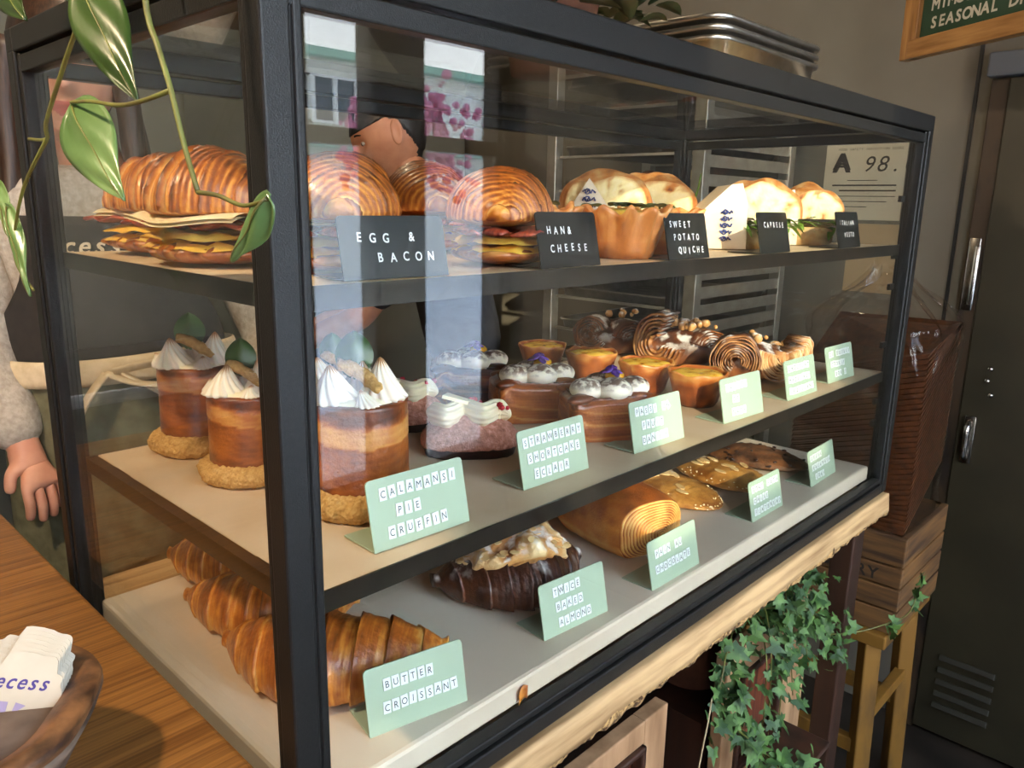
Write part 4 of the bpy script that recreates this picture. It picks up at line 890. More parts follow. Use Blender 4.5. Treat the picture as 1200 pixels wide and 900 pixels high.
heart((-.04, .20, 1.60), (-.05, .125, 1.545), .045, .3, .3, m=m_pd)
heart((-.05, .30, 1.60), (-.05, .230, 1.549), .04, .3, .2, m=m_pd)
heart((-.05, .335, 1.42), (-.052, .292, 1.350), .022, .4, .4)
heart((-.05, .36, 1.44), (-.054, .322, 1.395), .018, .4, .2)
# ------------------------------------------------------------------ bowl of cards on the fir table
m_bowl = mat('carved_bowl_wood', lin((124, 84, 50)), lin((50, 30, 16)), rough=.5, scale=45, stretch=(1, 1, 3), bump=.3, detail=6)
m_bowlout = mat('weathered_bowl_wood', lin((120, 100, 84)), lin((62, 48, 38)), rough=.75, scale=22, bump=.5)
bw = thing('bowl', 'rustic carved wooden bowl full of printed cards on the fir table', 'bowl', (-.178, .135, 1.03))
def bwob(th, k): return 1+.05*math.sin(th*2+.7)+.02*math.sin(5*th+k*.2)
G().lathe([(.001, 0), (.045, 0), (.062, .012), (.078, .035), (.090, .058), (.096, .070), (.094, .075), (.084, .077), (.074, .073), (.070, .062), (.060, .036), (.040, .016), (.001, .012)], 72, bwob).noise(.002, 30, 3).build('body', m_bowl, bw)
G().lathe([(.046, -.0005), (.0632, .0115), (.0792, .035), (.0912, .057), (.0965, .066)], 72, bwob).noise(.002, 30, 3).build('outer_bark', m_bowlout, bw)
m_card = mat('card_stock', lin((196, 188, 170)), lin((184, 176, 158)), rough=.6, scale=20); m_purple = mat('purple_ink', lin((70, 58, 130)), rough=.6)
m_lil = mat('pale_purple_ink', lin((150, 140, 176)), rough=.6)
def card(label, loc, rot, front):
    t = thing('card', label, 'card', loc, 0, 'die cut cards in the bowl'); t.rotation_euler = rot; t.scale = (.82, .82, .82)
    o = []
    for q in range(60):
        a = q/60*6.283; sc = 1+.035*math.cos(a*12); o.append((math.copysign(abs(math.cos(a))**.6, math.cos(a))*.034*sc, math.copysign(abs(math.sin(a))**.7, math.sin(a))*.024*sc+(.008 if abs(a-1.3) < .55 else 0)))
    G().prism(o, .0007).build('sheet', m_card, t, smooth=False)
    g = G(); text(g, 'Recess', -.024, .004, .0165, Matrix.Translation((0, 0, .0009)), adv=.52, sx=.95, bold=.025, skew=.35); g.build('lettering', m_purple, t, smooth=False)
    g = G()
    if front:
        g.prism([(-.026, -.020), (-.004, -.022), (-.004, -.006), (-.026, -.005)], .0002, Matrix.Translation((0, 0, .0007)))
        g.prism([(.002, -.006), (.010, -.008), (.0, -.016)], .0002, Matrix.Translation((0, 0, .0007))); g.prism([(.010, -.020), (.020, -.016), (.022, -.010), (.012, -.012)], .0002, Matrix.Translation((0, 0, .0007)))
        g.build('printed_mark', m_lil, t, smooth=False)
for k in range(7):
    card('%s card standing in the wooden bowl' % ('front' if k == 0 else 'cream scalloped'), (-.131+.0022*k, .130+.0030*k, 1.104+.0010*k), (R(58), R(8+1.2*k), R(-40)), k == 0)
# ------------------------------------------------------------------ right side: crate, bag, stool, board, notices
m_crate = mat('old_crate_wood', lin((120, 82, 40)), lin((60, 38, 18)), rough=.7, scale=12, stretch=(.4, .4, 4), detail=6, bump=.3)
m_blk = mat('stencil_ink', lin((34, 24, 16)), rough=.8)
cr = thing('crate', 'old wooden dairy crate under the tall wrapped bundle', 'crate', (1.455, .02, .525))
cw, cdp, ch = .30, .36, .225
for k, (z0, z1) in enumerate(((.0, .052), (.057, .106), (.111, .155), (.160, .225))):
    G().bx(0, .014, 0, cdp, z0, z1).build('slat', m_crate, cr, smooth=False, bevel=.002); G().bx(.014, cw, 0, .014, z0, z1).build('slat', m_crate, cr, smooth=False, bevel=.002)
for x, y in ((.014, .014), (cw-.02, .014), (.014, cdp-.03)): G().bx(x, x+.02, y, y+.02, 0, ch).build('corner_post', m_crate, cr, smooth=False)
G().bx(.014, cw, .014, cdp, ch-.014, ch).build('lid', m_crate, cr, smooth=False)
g = G(); Ml = Matrix(((0, 0, -1, -.0006), (-1, 0, 0, 0), (0, 1, 0, 0), (0, 0, 0, 1)))
text(g, 'E DAIRY', -.215, .118, .038, Ml, adv=.68, bold=.03); text(g, 'OR DE!', -.205, .068, .034, Ml, adv=.68, bold=.03); g.build('lettering', m_blk, cr, smooth=False)
G().ball((-.001, .12, .195), (.002, .014, .012), 6, 14).ball((-.001, .10, .085), (.002, .010, .009), 6, 14).build('hand_hole', m_blk, cr)
m_kraft = mat('brown_waffle_card', lin((92, 50, 20)), lin((62, 32, 12)), rough=.5, scale=60)
bg_ = thing('wrapped_bundle', 'tall bundle of brown folded bags in clear plastic on the crate', 'bundle', (1.475, .035, .75))
g = G()
for k in range(68):     # folded sheets leaning in a chevron
    z = k*.0059
    for (x0, x1, y0, y1) in ((0, .235, 0, .26),):
        vs = [(0, 0, z+.10), (0, .26, z+.02), (.205, .26, z+.14), (.205, 0, z+.22)]
        q = .004 if k % 2 else 0
        vs = [(-q if x == 0 else x+q, -q if y == 0 else y+q, min(max(0, zz-.10), .40+.04*(x > .1))) for x, y, zz in vs]
        top_ = [(x, y, zz+.0050) for x, y, zz in vs]
        g._add(vs+top_, [(0, 1, 2, 3), (7, 6, 5, 4), (0, 4, 5, 1), (1, 5, 6, 2), (2, 6, 7, 3), (3, 7, 4, 0)])
g.build('folded_bags', m_kraft, bg_, smooth=False)
def film(u, v):
    a = v*6.283; z = -.003+.56*u; k = 1-.75*smooth(.78, 1, u)
    cx = math.copysign(abs(math.cos(a))**.35, math.cos(a)); sy = math.copysign(abs(math.sin(a))**.35, math.sin(a)); c = Vector((cx*4, sy*4, z*12))
    w_ = .010*noise.noise(c)*smooth(.45, .8, u)*2+.0025*noise.noise(c*2.5)
    return Vector((.1175+cx*(.127*k+w_), .13+sy*(.139*k+w_), max(.0005, z+.04*smooth(.7, 1, u)*noise.noise(c*.7)))), .5
G().grid(film, 70, 90, False, True).build('plastic_film', glass_mat('clear_film', (.98, .96, .93), r0=.03), bg_)
m_yel = mat('worn_yellow_paint', lin((126, 86, 24)), lin((58, 38, 16)), rough=.6, scale=18, stretch=(1, 1, .25), lo=.5, hi=.75, bump=.2)
sl_ = thing('stool', 'worn yellow wooden stool carrying the dairy crate', 'stool', (1.60, .21, 0))
G().bx(-.16, .16, -.18, .18, .49, .523).build('seat', m_yel, sl_, smooth=False, bevel=.004)
lg = {}
for sx in (-1, 1):
    for sy in (-1, 1): G().tube([(sx*.13, sy*.14, .49), (sx*.135, sy*.155, 0)], .027, 4).build('leg', m_yel, sl_, smooth=False, bevel=.004)
for sx in (-1, 1): G().bx(sx*.132-.012, sx*.132+.012, -.14, .14, .20, .235).build('stretcher', m_yel, sl_, smooth=False, bevel=.003)
for sy in (-1, 1): G().bx(-.13, .13, sy*.148-.012, sy*.148+.012, .28, .31).build('stretcher', m_yel, sl_, smooth=False, bevel=.003)
m_oak = mat('oak_frame', lin((176, 130, 76)), lin((134, 92, 46)), rough=.5, scale=14, stretch=(6, 6, .6), bump=.1)
m_green = mat('green_board', lin((32, 62, 42)), rough=.6)
bd = thing('menu_board', 'green chalk style drinks board in an oak frame hanging at top right', 'menu board', (1.55, .18, 1.730)); 
BX = Vector((-.525, -.851, 0)); BN = Vector((-.851, .525, 0)); bd.matrix_world = Matrix(((BX.x, 0, BN.x, 1.55), (BX.y, 0, BN.y, .18), (0, 1, 0, 1.730), (0, 0, 0, 1)))
bwid, bhi, fwid = .62, .50, .040
G().bx(fwid*.7, bwid-fwid*.7, fwid*.7, bhi-fwid*.7, -.010, .002).build('panel', m_green, bd, smooth=False)
m_oakh = mat('oak_frame_rail', lin((176, 130, 76)), lin((134, 92, 46)), rough=.5, scale=14, stretch=(.6, 6, 6), bump=.1); m_oakv = mat('oak_frame_stile', lin((176, 130, 76)), lin((134, 92, 46)), rough=.5, scale=14, stretch=(6, .6, 6), bump=.1)
G().bx(0, fwid, 0, bhi, -.012, .012).build('frame_side', m_oakv, bd, smooth=False, bevel=.002); G().bx(bwid-fwid, bwid, 0, bhi, -.012, .012).build('frame_side', m_oakv, bd, smooth=False, bevel=.002)
G().bx(fwid*.55, bwid-fwid*.5, 0, fwid*.9, -.011, .014).build('frame_rail', m_oakh, bd, smooth=False, bevel=.002); G().bx(fwid, bwid-fwid, bhi-fwid, bhi, -.011, .013).build('frame_rail', m_oakh, bd, smooth=False, bevel=.002)
g = G(); Mb = Matrix.Translation((0, 0, .0025))
text(g, 'SEASONAL DRAFT', .073, .050, .029, Mb, adv=.70, bold=.05, skew=.05); text(g, 'MIMOSA', .073, .083, .029, Mb, adv=.70, bold=.05, skew=.05); text(g, 'KOMBUCHA', .073, .116, .029, Mb, adv=.70, bold=.05, skew=.05)
g.prism([(.205, .083), (.50, .083), (.50, .0865), (.205, .0865)], .0004, Mb); g.build('lettering', mat('chalk_lettering', lin((188, 184, 170)), rough=.8), bd, smooth=False)
for x in (.1, .52): G().tube([(x, bhi, 0), (x, CZ-1.730, 0)], .0015, 6).build('cord', m_black, bd)
# health grade card and blank sheet on the right wall
WM = Matrix(((0, 0, -1, RX-.0022), (-1, 0, 0, 0), (0, 1, 0, 0), (0, 0, 0, 1)))
m_cardp = mat('cream_notice', lin((206, 192, 164)), lin((196, 180, 150)), rough=.6, scale=5)
po = G().bx(RX-.0018, RX-.0002, .292, .505, 1.405, 1.608).build('notice', m_cardp, smooth=False); tag(po, 'cream inspection grade notice on the wall, seen through the right glass', 'notice')
g = G(); text(g, 'A', -.462, 1.531, .066, WM, bold=.10); text(g, '98.0', -.388, 1.533, .058, WM, adv=.60, skew=.22)
text(g, 'FOOD SAFETY INSPECTION SCORE', -.47, 1.589, .009, WM, adv=.68)
for k, (x0, x1) in enumerate(((-.44, -.36), (-.48, -.31), (-.46, -.31), (-.48, -.31), (-.45, -.33), (-.48, -.38))): g.bx(RX-.0026, RX-.0018, -x1, -x0, 1.509-.014*k, 1.511-.014*k+(.002 if k in (1, 2) else 0))
g.build('lettering', mat('printed_ink', lin((44, 36, 28)), rough=.7), po, smooth=False)
tag(G().bx(RX-.0018, RX-.0002, .27, .42, 1.21, 1.395).build('notice', mat('tan_sheet', lin((180, 152, 112)), rough=.6), smooth=False), 'plain tan sheet on the wall below the grade notice', 'notice')
# ------------------------------------------------------------------ under the counter: salvaged panels and ivy
m_pan = mat('salvaged_panel_wood', lin((176, 136, 98)), lin((130, 94, 62)), rough=.65, scale=10, stretch=(3, 3, .5), detail=7, bump=.25, lo=.35, hi=.7)
m_mould = mat('dark_moulding', lin((66, 38, 24)), lin((40, 22, 14)), rough=.5, scale=30)
m_redw = mat('red_stained_panel', lin((120, 58, 32)), lin((70, 30, 18)), rough=.55, scale=12, stretch=(8, 8, .6), bump=.3)
def panel_door(label, x0, x1, z0, z1, y, ix0, ix1, iz0, iz1, fluted):
    t = thing('salvaged_panel', label, 'panel', (x0, y, z0)); w_, h_ = x1-x0, z1-z0; a, b, c, d = ix0-x0, ix1-x0, iz0-z0, iz1-z0
    g = G().bx(0, a, 0, .022, 0, h_).bx(b, w_, 0, .022, 0, h_).bx(a, b, 0, .022, 0, c).bx(a, b, 0, .022, d, h_); g.build('frame', m_pan, t, smooth=False, bevel=.002)
    g = G().bx(a, a+.010, -.006, .012, c, d).bx(b-.010, b, -.006, .012, c, d).bx(a, b, -.006, .012, c, c+.010).bx(a, b, -.006, .012, d-.010, d); g.build('moulding', m_mould, t, smooth=False, bevel=.003)
    g = G().bx(a, b, .013, .020, c, d)
    if fluted:
        n = int((b-a-.02)/.011)
        for k in range(n): g.tube([(a+.015+k*.011, .013, c+.012), (a+.015+k*.011, .013, d-.012)], .0048, 8)
    g.build('inset_panel', m_redw, t, smooth=False)
    return t, w_, h_
panel_door('salvaged panel with a fluted inset under the left half of the counter', .11, .612, .30, .757, .070, .18, .556, .36, .722, True)
t, w_, h_ = panel_door('salvaged panel with a carved bracket, under the ivy', .795, 1.112, .30, .742, .075, .842, 1.000, .50, .690, False)
g = G()
prof = [(0, 0), (-.085, 0), (-.085, -.02), (-.070, -.026), (-.074, -.045), (-.058, -.052), (-.060, -.07), (-.040, -.085), (-.022, -.12), (-.016, -.16), (0, -.17)]
Mp = Matrix(((0, 0, 1, .105), (1, 0, 0, 0), (0, 1, 0, .215), (0, 0, 0, 1))); g.prism(prof, .075, Mp); g.bx(.090, .195, -.095, 0, .215, .228).bx(.085, .200, -.102, 0, .228, .238)
g.build('carved_bracket', m_mould, t, smooth=False, bevel=.003)
m_ivy = mat('ivy_leaf', lin((34, 64, 24)), lin((88, 122, 56)), rough=.62, scale=34, coat=0, lo=.4, hi=.68)
iv = thing('ivy_plant', 'bushy ivy spilling out below the counter plank', 'plant', (.92, .05, .60))
def il(p): return Vector(p)-Vector((.92, .05, .60))
G().lathe([(.06, .0), (.075, .10), (.08, .10), (.08, .115), (.07, .115), (.065, .1), (.001, .098)], 28).xf(Matrix.Translation((.0, .16, .0))).build('pot', m_clay, iv)
tag(G().bx(.80, 1.06, .115, .34, .585, .60).bx(.80, .83, .115, .34, 0, .585).bx(1.03, 1.06, .115, .34, 0, .585).build('plant_stand', m_dark, smooth=False), 'dark low stand behind the carved panel holding the ivy', 'stand')
def ivy_leaf(g, p, d, n, s):
    d = Vector(d).normalized(); n = Vector(n); n = (n-d*n.dot(d)).normalized(); sd = d.cross(n)
    o = [(0, 0), (.28, -.18), (.50, -.12), (.34, .16), (.42, .42), (.20, .40), (0, .95), (-.20, .40), (-.42, .42), (-.34, .16), (-.50, -.12), (-.28, -.18)]
    vs = [p+n*(.10*s)*.0+d*(.25*s)]+[p+d*(y*s)+sd*(x*s)-n*(.16*s*abs(x)*2*.5+.12*s*max(0, y-.4)) for x, y in o]
    g._add(vs, [(0, i+1, (i+1) % 12+1) for i in range(12)])
random.seed(21); LV = [G(), G()]
def strand(pts, n, s, spread=.018, end=1.):
    P_ = spline([il(p) for p in pts], 30); G().tube(P_, [.0018-.00003*i for i in range(30)], 6).build('stem', m_stem, iv)
    for k in range(n):
        u = random.uniform(.05, 1); p = P_[min(29, int(u*29))]+Vector((random.gauss(0, spread), random.gauss(-.008, spread*.6), random.gauss(0, spread)))
        ivy_leaf(LV[0], p, (random.gauss(0, .6), random.gauss(-.5, .4), random.gauss(-.5, .6)), (random.gauss(-.3, .5), -1, random.gauss(.5, .4)), s*random.uniform(.65, 1.25))
for k in range(9):
    a = k/9*3.14
    strand([(.92, .20, .715), (.92+random.uniform(-.06, .08), .10, .77+random.uniform(-.02, .04)), (.93+.10*math.cos(a)+random.uniform(-.02, .02), .035, .735+.05*math.sin(a)), (.95+.14*math.cos(a), .02, .66+.06*math.sin(a*2))], 40, .024, .024)
strand([(.92, .20, .715), (.98, .08, .80), (1.01, .045, .83), (1.00, .04, .80)], 40, .021, .016)
strand([(.92, .20, .715), (.80, .08, .80), (.72, .045, .79), (.69, .035, .76), (.67, .04, .72)], 60, .025, .024)
strand([(.69, .035, .76), (.70, .03, .71), (.76, .02, .65), (.83, .0, .58), (.90, -.02, .53)], 56, .026, .018)
strand([(.76, .03, .66), (.80, .0, .60), (.90, -.03, .50), (.96, -.04, .46)], 26, .025, .016)
strand([(.92, .20, .715), (1.02, .06, .70), (1.10, .0, .69), (1.17, -.05, .705), (1.235, -.06, .705), (1.27, -.06, .74)], 8, .024, .006)
for p in ((1.16, -.055, .70), (1.18, -.05, .705), (1.25, -.06, .715), (1.262, -.06, .735), (1.275, -.06, .755)):
    for k in range(4): ivy_leaf(LV[0], il(p)+Vector((random.gauss(0, .006), 0, random.gauss(0, .008))), (random.gauss(0, 1), -.5, random.gauss(0, .8)), (random.gauss(0, .4), -1, .4), .026)
LV[0].build('leaves', m_ivy, iv, smooth=False)['kind'] = 'stuff'
G().tube(spline([il(p) for p in ((.66, .03, .76), (.635, .02, .74), (.625, .02, .70), (.615, .02, .655))], 14), .0012, 6).build('dry_stem', mat('dry_stem', lin((176, 156, 120)), rough=.8), iv)
# ------------------------------------------------------------------ steel rack behind the case
m_steel = mat('rack_aluminium', (.56, .52, .44), (.46, .42, .35), rough=.38, metal=.9, scale=30)
RX0, RX1, RY0, RY1 = 1.437, 1.925, .56, 1.05
rk = thing('bakery_rack', 'aluminium sheet pan rack standing behind the right end of the case', 'rack', (RX0, RY0, 0))
for x in (0, RX1-RX0-.032):
    for y in (0, RY1-RY0-.032): G().bx(x, x+.032, y, y+.032, 0, 1.78).build('post', m_steel, rk, smooth=False, bevel=.002)
for k in range(18): G().bx(.032, RX1-RX0-.032, .004, .010, .94+.045*k, .968+.045*k).build('side_slat', m_steel, rk, smooth=False)
for z in (.06, 1.75):
    G().bx(.0, RX1-RX0, .034, RY1-RY0-.034, z, z+.03).build('end_shelf', m_steel, rk, smooth=False)
m_pan2 = mat('dark_baking_pan', (.30, .27, .23), (.22, .20, .17), rough=.4, metal=1, scale=30)
pan0 = None
for k, z in enumerate((1.00, 1.09, 1.18, 1.27, 1.38, 1.47, 1.56, 1.65)):
    o = sheet_pan('rack_pan', .43, .42, .024, m_pan2) if pan0 is None else pan0.copy()
    if pan0 is None: pan0 = o
    else: C.objects.link(o)
    o.location = (RX0+.245, RY0+.245, z); tag(o, 'baking pan slid into the aluminium rack behind the case', 'tray', 'baking pans in the rack')
    G().bx(.016, .030, .034, RY1-RY0-.034, z-.006, z).build('slide_rail', m_steel, rk, smooth=False); G().bx(RX1-RX0-.030, RX1-RX0-.016, .034, RY1-RY0-.034, z-.006, z).build('slide_rail', m_steel, rk, smooth=False)
for q, (z, col) in enumerate(((1.27, 0), (1.65, 0), (1.47, 1))):
    for k in range(3):
        y = RY0+.12+.115*k
        if col == 0: croissant('croissant cooling on a pan in the rack', (RX0+.13, y, z+.004), R(10+20*k), .14, .036, .02, 4, 5+k+q, group='croissants on the rack pans')
        else:
            o = G().ball((0, 0, .024), (.045, .034, .026), 12, 20, noise_amp=.05, nscale=30).build('bread_roll', m_olivebr if k else m_bread, loc=(RX0+.13, y, z+.004)); tag(o, '%s roll on a pan in the rack' % ('dark' if k else 'pale floury'), 'bread roll', 'rolls on the rack pans')
# stainless back counter, white tub and lamps
m_ss = mat('stainless_steel', (.45, .44, .42), (.36, .35, .33), rough=.3, metal=1, scale=20, stretch=(.3, .3, 6))
kt = thing('work_table', 'stainless work table along the back wall', 'table', (-.3, 2.2, 0))
G().bx(-.9, 1.4, -.35, .35, .86, .90).build('top', m_ss, kt, smooth=False, bevel=.004)
for x in (-.85, 1.33):
    for y in (-.3, .28): G().bx(x, x+.04, y, y+.04, 0, .86).build('leg', m_ss, kt, smooth=False)
fr = thing('refrigerator', 'tall grey steel fridge at the back wall behind the apron wearer', 'refrigerator', (1.60, 2.3, 0))
G().bx(-.45, .35, -.35, .35, .02, 1.95).build('body', mat('grey_enamel', lin((128, 126, 114)), lin((118, 116, 104)), rough=.5, scale=4), fr, smooth=False, bevel=.01)
G().bx(-.44, .34, -.38, -.352, .12, 1.93).build('door', mat('grey_enamel', lin((128, 126, 114)), lin((118, 116, 104))), fr, smooth=False, bevel=.008)
G().tube([(-.38, -.41, .9), (-.38, -.41, 1.5)], .012, 10).bx(-.39, -.37, -.41, -.38, .9, .92).bx(-.39, -.37, -.41, -.38, 1.48, 1.5).build('handle', m_ss, fr)
m_shade = mat('dark_lamp_shade', (.03, .03, .03), rough=.4)
def pendant(label, x, y, z, watts, r=.03):
    t = thing('pendant_lamp', label, 'lamp', (x, y, z), 0, 'pendant lamps')
    G().lathe([(.02, .13), (.03, .12), (.10, .03), (.115, .0), (.112, .0), (.097, .03), (.027, .115), (.018, .125)], 36).build('shade', m_shade, t)
    G().tube([(0, 0, .12), (0, 0, CZ-z)], .003, 6).build('cord', m_black, t)
    G().ball((0, 0, .018), .030, 12, 18).build('bulb', emit_mat('warm_bulb', (1, .72, .42), 30), t)
    lo = light('pendant_light', 'POINT', (0, 0, -.03), watts, (1.0, .76, .50), shadow_soft_size=r); lo.parent = t
pendant('pendant lamp hanging over the fir table', -.52, .20, 2.02, 32)
pendant('pendant lamp hanging over the staff side of the case', .30, .80, 2.25, 9)
pendant('pendant lamp near the aluminium rack', 1.15, .72, 2.35, 1.5)
pendant('pendant lamp in the aisle in front of the case', .55, -.75, 2.55, .6)
# ------------------------------------------------------------------ people
def skin_geo(nodes, edges, lev=2):
    """nodes [(pos, radius or (rx, ry))] -> evaluated smooth skin as (verts, faces)"""
    me = bpy.data.meshes.new('tmp'); me.from_pydata([tuple(n[0]) for n in nodes], edges, []); o = bpy.data.objects.new('tmp', me); C.objects.link(o)
    o.modifiers.new('s', 'SKIN'); sv = me.skin_vertices[0].data
    for i, n in enumerate(nodes):
        r = n[1]; sv[i].radius = r if isinstance(r, tuple) else (r, r); sv[i].use_root = (i == 0)
    s = o.modifiers.new('u', 'SUBSURF'); s.levels = lev; s.render_levels = lev
    ev = o.evaluated_get(bpy.context.evaluated_depsgraph_get()); m2 = ev.to_mesh()
    out = ([v.co.copy() for v in m2.vertices], [tuple(p.vertices) for p in m2.polygons]); ev.to_mesh_clear(); bpy.data.objects.remove(o); bpy.data.meshes.remove(me); return out
def head_fn(u, v, grow=0.):
    th = (u*.998+.001)*math.pi; a = v*2*math.pi
    x, y, z = math.sin(th)*math.cos(a), math.sin(th)*math.sin(a), -math.cos(th)
    p = Vector((x*.074, y*.094, z*.118))
    if p.z < 0: k = smooth(0, -.115, p.z); p.x *= 1-.28*k; p.y = p.y*(1-.18*k)-.010*k
    if y < 0:
        f = -y
        def gs(x0, z0, sx, sz): return math.exp(-((p.x-x0)/sx)**2-((p.z-z0)/sz)**2)
        p.y -= f*(.024*gs(0, -.024, .013, .014)+.012*gs(0, .0, .009, .022)+.008*gs(0, -.056, .022, .012)+.010*gs(0, -.098, .022, .016)+.005*gs(0, .035, .06, .014))
        p.y += f*(.011*gs(.031, .014, .017, .013)+.011*gs(-.031, .014, .017, .013)+.005*gs(0, -.0585, .022, .0028)+.004*gs(.0, -.078, .02, .006))
    return p*(1+grow), .5
def head_geo(M, ears=True):
    g = G().grid(lambda u, v: head_fn(u, v), 90, 90, False, True, True)
    if ears:
        for sx in (-1, 1):
            def ear(u, v, sx=sx):
                th = (u*.996+.002)*math.pi; a = v*6.283; e = Vector((math.sin(th)*math.cos(a)*.006, math.sin(th)*math.sin(a)*.017, -math.cos(th)*.031))
                e.x += -.004*math.exp(-(e.y/.009)**2-(e.z/.018)**2)*(1 if e.x > 0 else 0)
                e.y += .25*e.z
                return Vector((sx*(.072+e.x+.10*max(0, e.y+.004)), .012+e.y, -.002+e.z)), .5
            g.grid(ear, 18, 22, False, True, True)
    g.xf(M); return g
m_skin = mat('skin', lin((214, 158, 130)), lin((202, 142, 116)), rough=.5, scale=30, sss=.15)
m_lip = mat('lips', lin((176, 92, 84)), rough=.4); m_brown = mat('brown_hair', lin((62, 40, 26)), lin((34, 22, 14)), rough=.45, scale=60, stretch=(6, 6, .5)); m_bhair = mat('black_hair', (.010, .009, .009), (.02, .018, .017), rough=.45, scale=80)
m_knit = mat('light_grey_knit', lin((186, 176, 162)), lin((160, 150, 136)), rough=.85, scale=120, bump=.4, bscale=300)
m_apron = mat('black_apron', (.022, .020, .018), (.032, .028, .025), rough=.8, scale=60, bump=.1)
m_tie = mat('cream_cotton', lin((226, 208, 174)), lin((206, 186, 148)), rough=.8, scale=60, bump=.2)
m_pants = mat('sage_trousers', lin((120, 118, 92)), lin((98, 96, 72)), rough=.85, scale=40, bump=.2)
m_shirt = mat('dark_shirt', (.03, .03, .035), (.02, .02, .024), rough=.85, scale=40)
def person(label, neck, head, face, pelvis, sh, feet, skin=m_skin):
    """one continuous body; sh/hands: [(shoulder, elbow, wrist)], face = direction looked at"""
    root = thing('person', label, 'person', (pelvis[0], pelvis[1], 0)); off = Vector((pelvis[0], pelvis[1], 0))
    V = lambda p: Vector(p)-off
    neck, head, pelvis = V(neck), V(head), V(pelvis); chest = pelvis.lerp(neck, .68); waist = pelvis.lerp(neck, .34)
    N = [(pelvis, (.135, .105)), (waist, (.12, .09)), (chest, (.14, .10)), (neck-(neck-chest)*.18, (.085, .07)), (neck, .052), (head+Vector((0, 0, -.045)), .048)]; E = [(0, 1), (1, 2), (2, 3), (3, 4), (4, 5)]
    for (s, e, w_), fd in zip(sh, (-1, 1)):
        s, e, w_ = V(s), V(e), V(w_); b = len(N); N += [(s, .052), (s.lerp(e, .5), .045), (e, .038), (e.lerp(w_, .55), .032), (w_, .024)]; E += [(2, b), (b, b+1), (b+1, b+2), (b+2, b+3), (b+3, b+4)]
        d = (w_-e).normalized(); side = d.cross(Vector((0, 0, 1))); side = side.normalized() if side.length > .05 else Vector((1, 0, 0)); nn = side.cross(d).normalized(); side = side*fd
        kb = len(N); N += [(w_+d*.030, (.022, .017)), (w_+d*.060, (.029, .015))]; E += [(b+4, kb), (kb, kb+1)]
        for q, (o_, ln) in enumerate(((-.026, .050), (-.009, .060), (.009, .057), (.026, .044))):
            fb = len(N); r0 = w_+d*.072+side*o_; N += [(r0, .0085), (r0+d*ln*.5-nn*.010, .008), (r0+d*ln*.85-nn*.028, .0066)]; E += [(kb+1, fb), (fb, fb+1), (fb+1, fb+2)]
        tb = len(N); N += [(w_+d*.040-side*.034-nn*.006, .010), (w_+d*.068-side*.040-nn*.020, .008)]; E += [(kb, tb), (tb, tb+1)]
    for (k_, f_) in feet:
        k_, f_ = V(k_), V(f_); b = len(N); hip = pelvis.lerp(k_, .22); N += [(hip, .085), (pelvis.lerp(k_, .6), .072), (k_, .055), (k_.lerp(f_, .4), .052), (f_+Vector((0, 0, .08)), .036), (f_+Vector((0, -.03, .035)), .036), (f_+Vector((0, -.14, .026)), .030)]
        E += [(0, b)]+[(b+i, b+i+1) for i in range(6)]
    vs, fs = skin_geo(N, E)
    fdir = Vector(face).normalized(); yv = -fdir; xv = yv.cross(Vector((0, 0, 1))).normalized(); zv = xv.cross(yv); M = Matrix((xv, yv, zv)).transposed().to_4x4(); M.translation = head
    g = head_geo(M); g._add(vs, fs)
    Mi = M.inverted(); 
    body = g.build('body', [skin, m_lip], root)
    for p in body.data.polygons:
        c = Mi @ p.center
        if c.y < -.075 and abs(c.x) < .024 and -.068 < c.z < -.048: p.material_index = 1
    for sx in (-1, 1):
        ey = G().ball((sx*.031, -.0690, .014), (.0125, .0100, .0066), 10, 14).xf(M).build('eye', mat('eye_white', (.55, .50, .47), rough=.25), root)
        G().ball((sx*.031, -.0775, .0135), (.0050, .0022, .0050), 8, 12).xf(M).build('iris', mat('eye', (.05, .035, .03), rough=.15), ey)
        G().tube(spline([M @ Vector((sx*.016, -.0835, .034)), M @ Vector((sx*.032, -.0815, .040)), M @ Vector((sx*.048, -.070, .034))], 9), [.0016, .0024, .0028, .0028, .0028, .0026, .0022, .0018, .001], 6).build('eyebrow', mat('brow_hair', (.02, .014, .01), rough=.8), root)
    return root, M, N, V
# woman behind the left end of the case
wr, WM_, WN, WV = person('person with long brown hair in a grey sweater and black bib apron behind the case', (.255, 1.02, 1.475), (.214, .982, 1.622), (-.34, -.94, -.10), (.25, .99, .99),
    [((.085, 1.05, 1.415), (.050, .995, 1.185), (.075, .915, 1.055)), ((.425, .955, 1.415), (.50, .90, 1.18), (.44, .80, 1.10))], [((.16, 1.01, .52), (.16, 1.04, .03)), ((.34, .98, .52), (.35, 1.0, .03))])
def cloth(name, nodes, edges, m, root):
    vs, fs = skin_geo(nodes, edges); g = G(); g._add(vs, fs); return g.build(name, m, root)
p = [n[0] for n in WN]
cloth('sweater', [(p[0]+Vector((0, 0, .06)), (.150, .12)), (p[1], (.142, .112)), (p[2], (.160, .125)), (p[3], (.10, .088)), (p[4]-Vector((0, 0, .012)), .062), (p[6], .070), (p[7], .062), (p[8], .056), (p[9], .050), (p[10]+(p[10]-p[8])*.10, .040)]+
      [(p[27], .070), (p[28], .062), (p[29], .056), (p[30], .050), (p[31]-(p[31]-p[29])*.06, .046)], [(0, 1), (1, 2), (2, 3), (3, 4), (2, 5), (5, 6), (6, 7), (7, 8), (8, 9), (2, 10), (10, 11), (11, 12), (12, 13), (13, 14)], m_knit, wr)
fl_ = len(p)-14
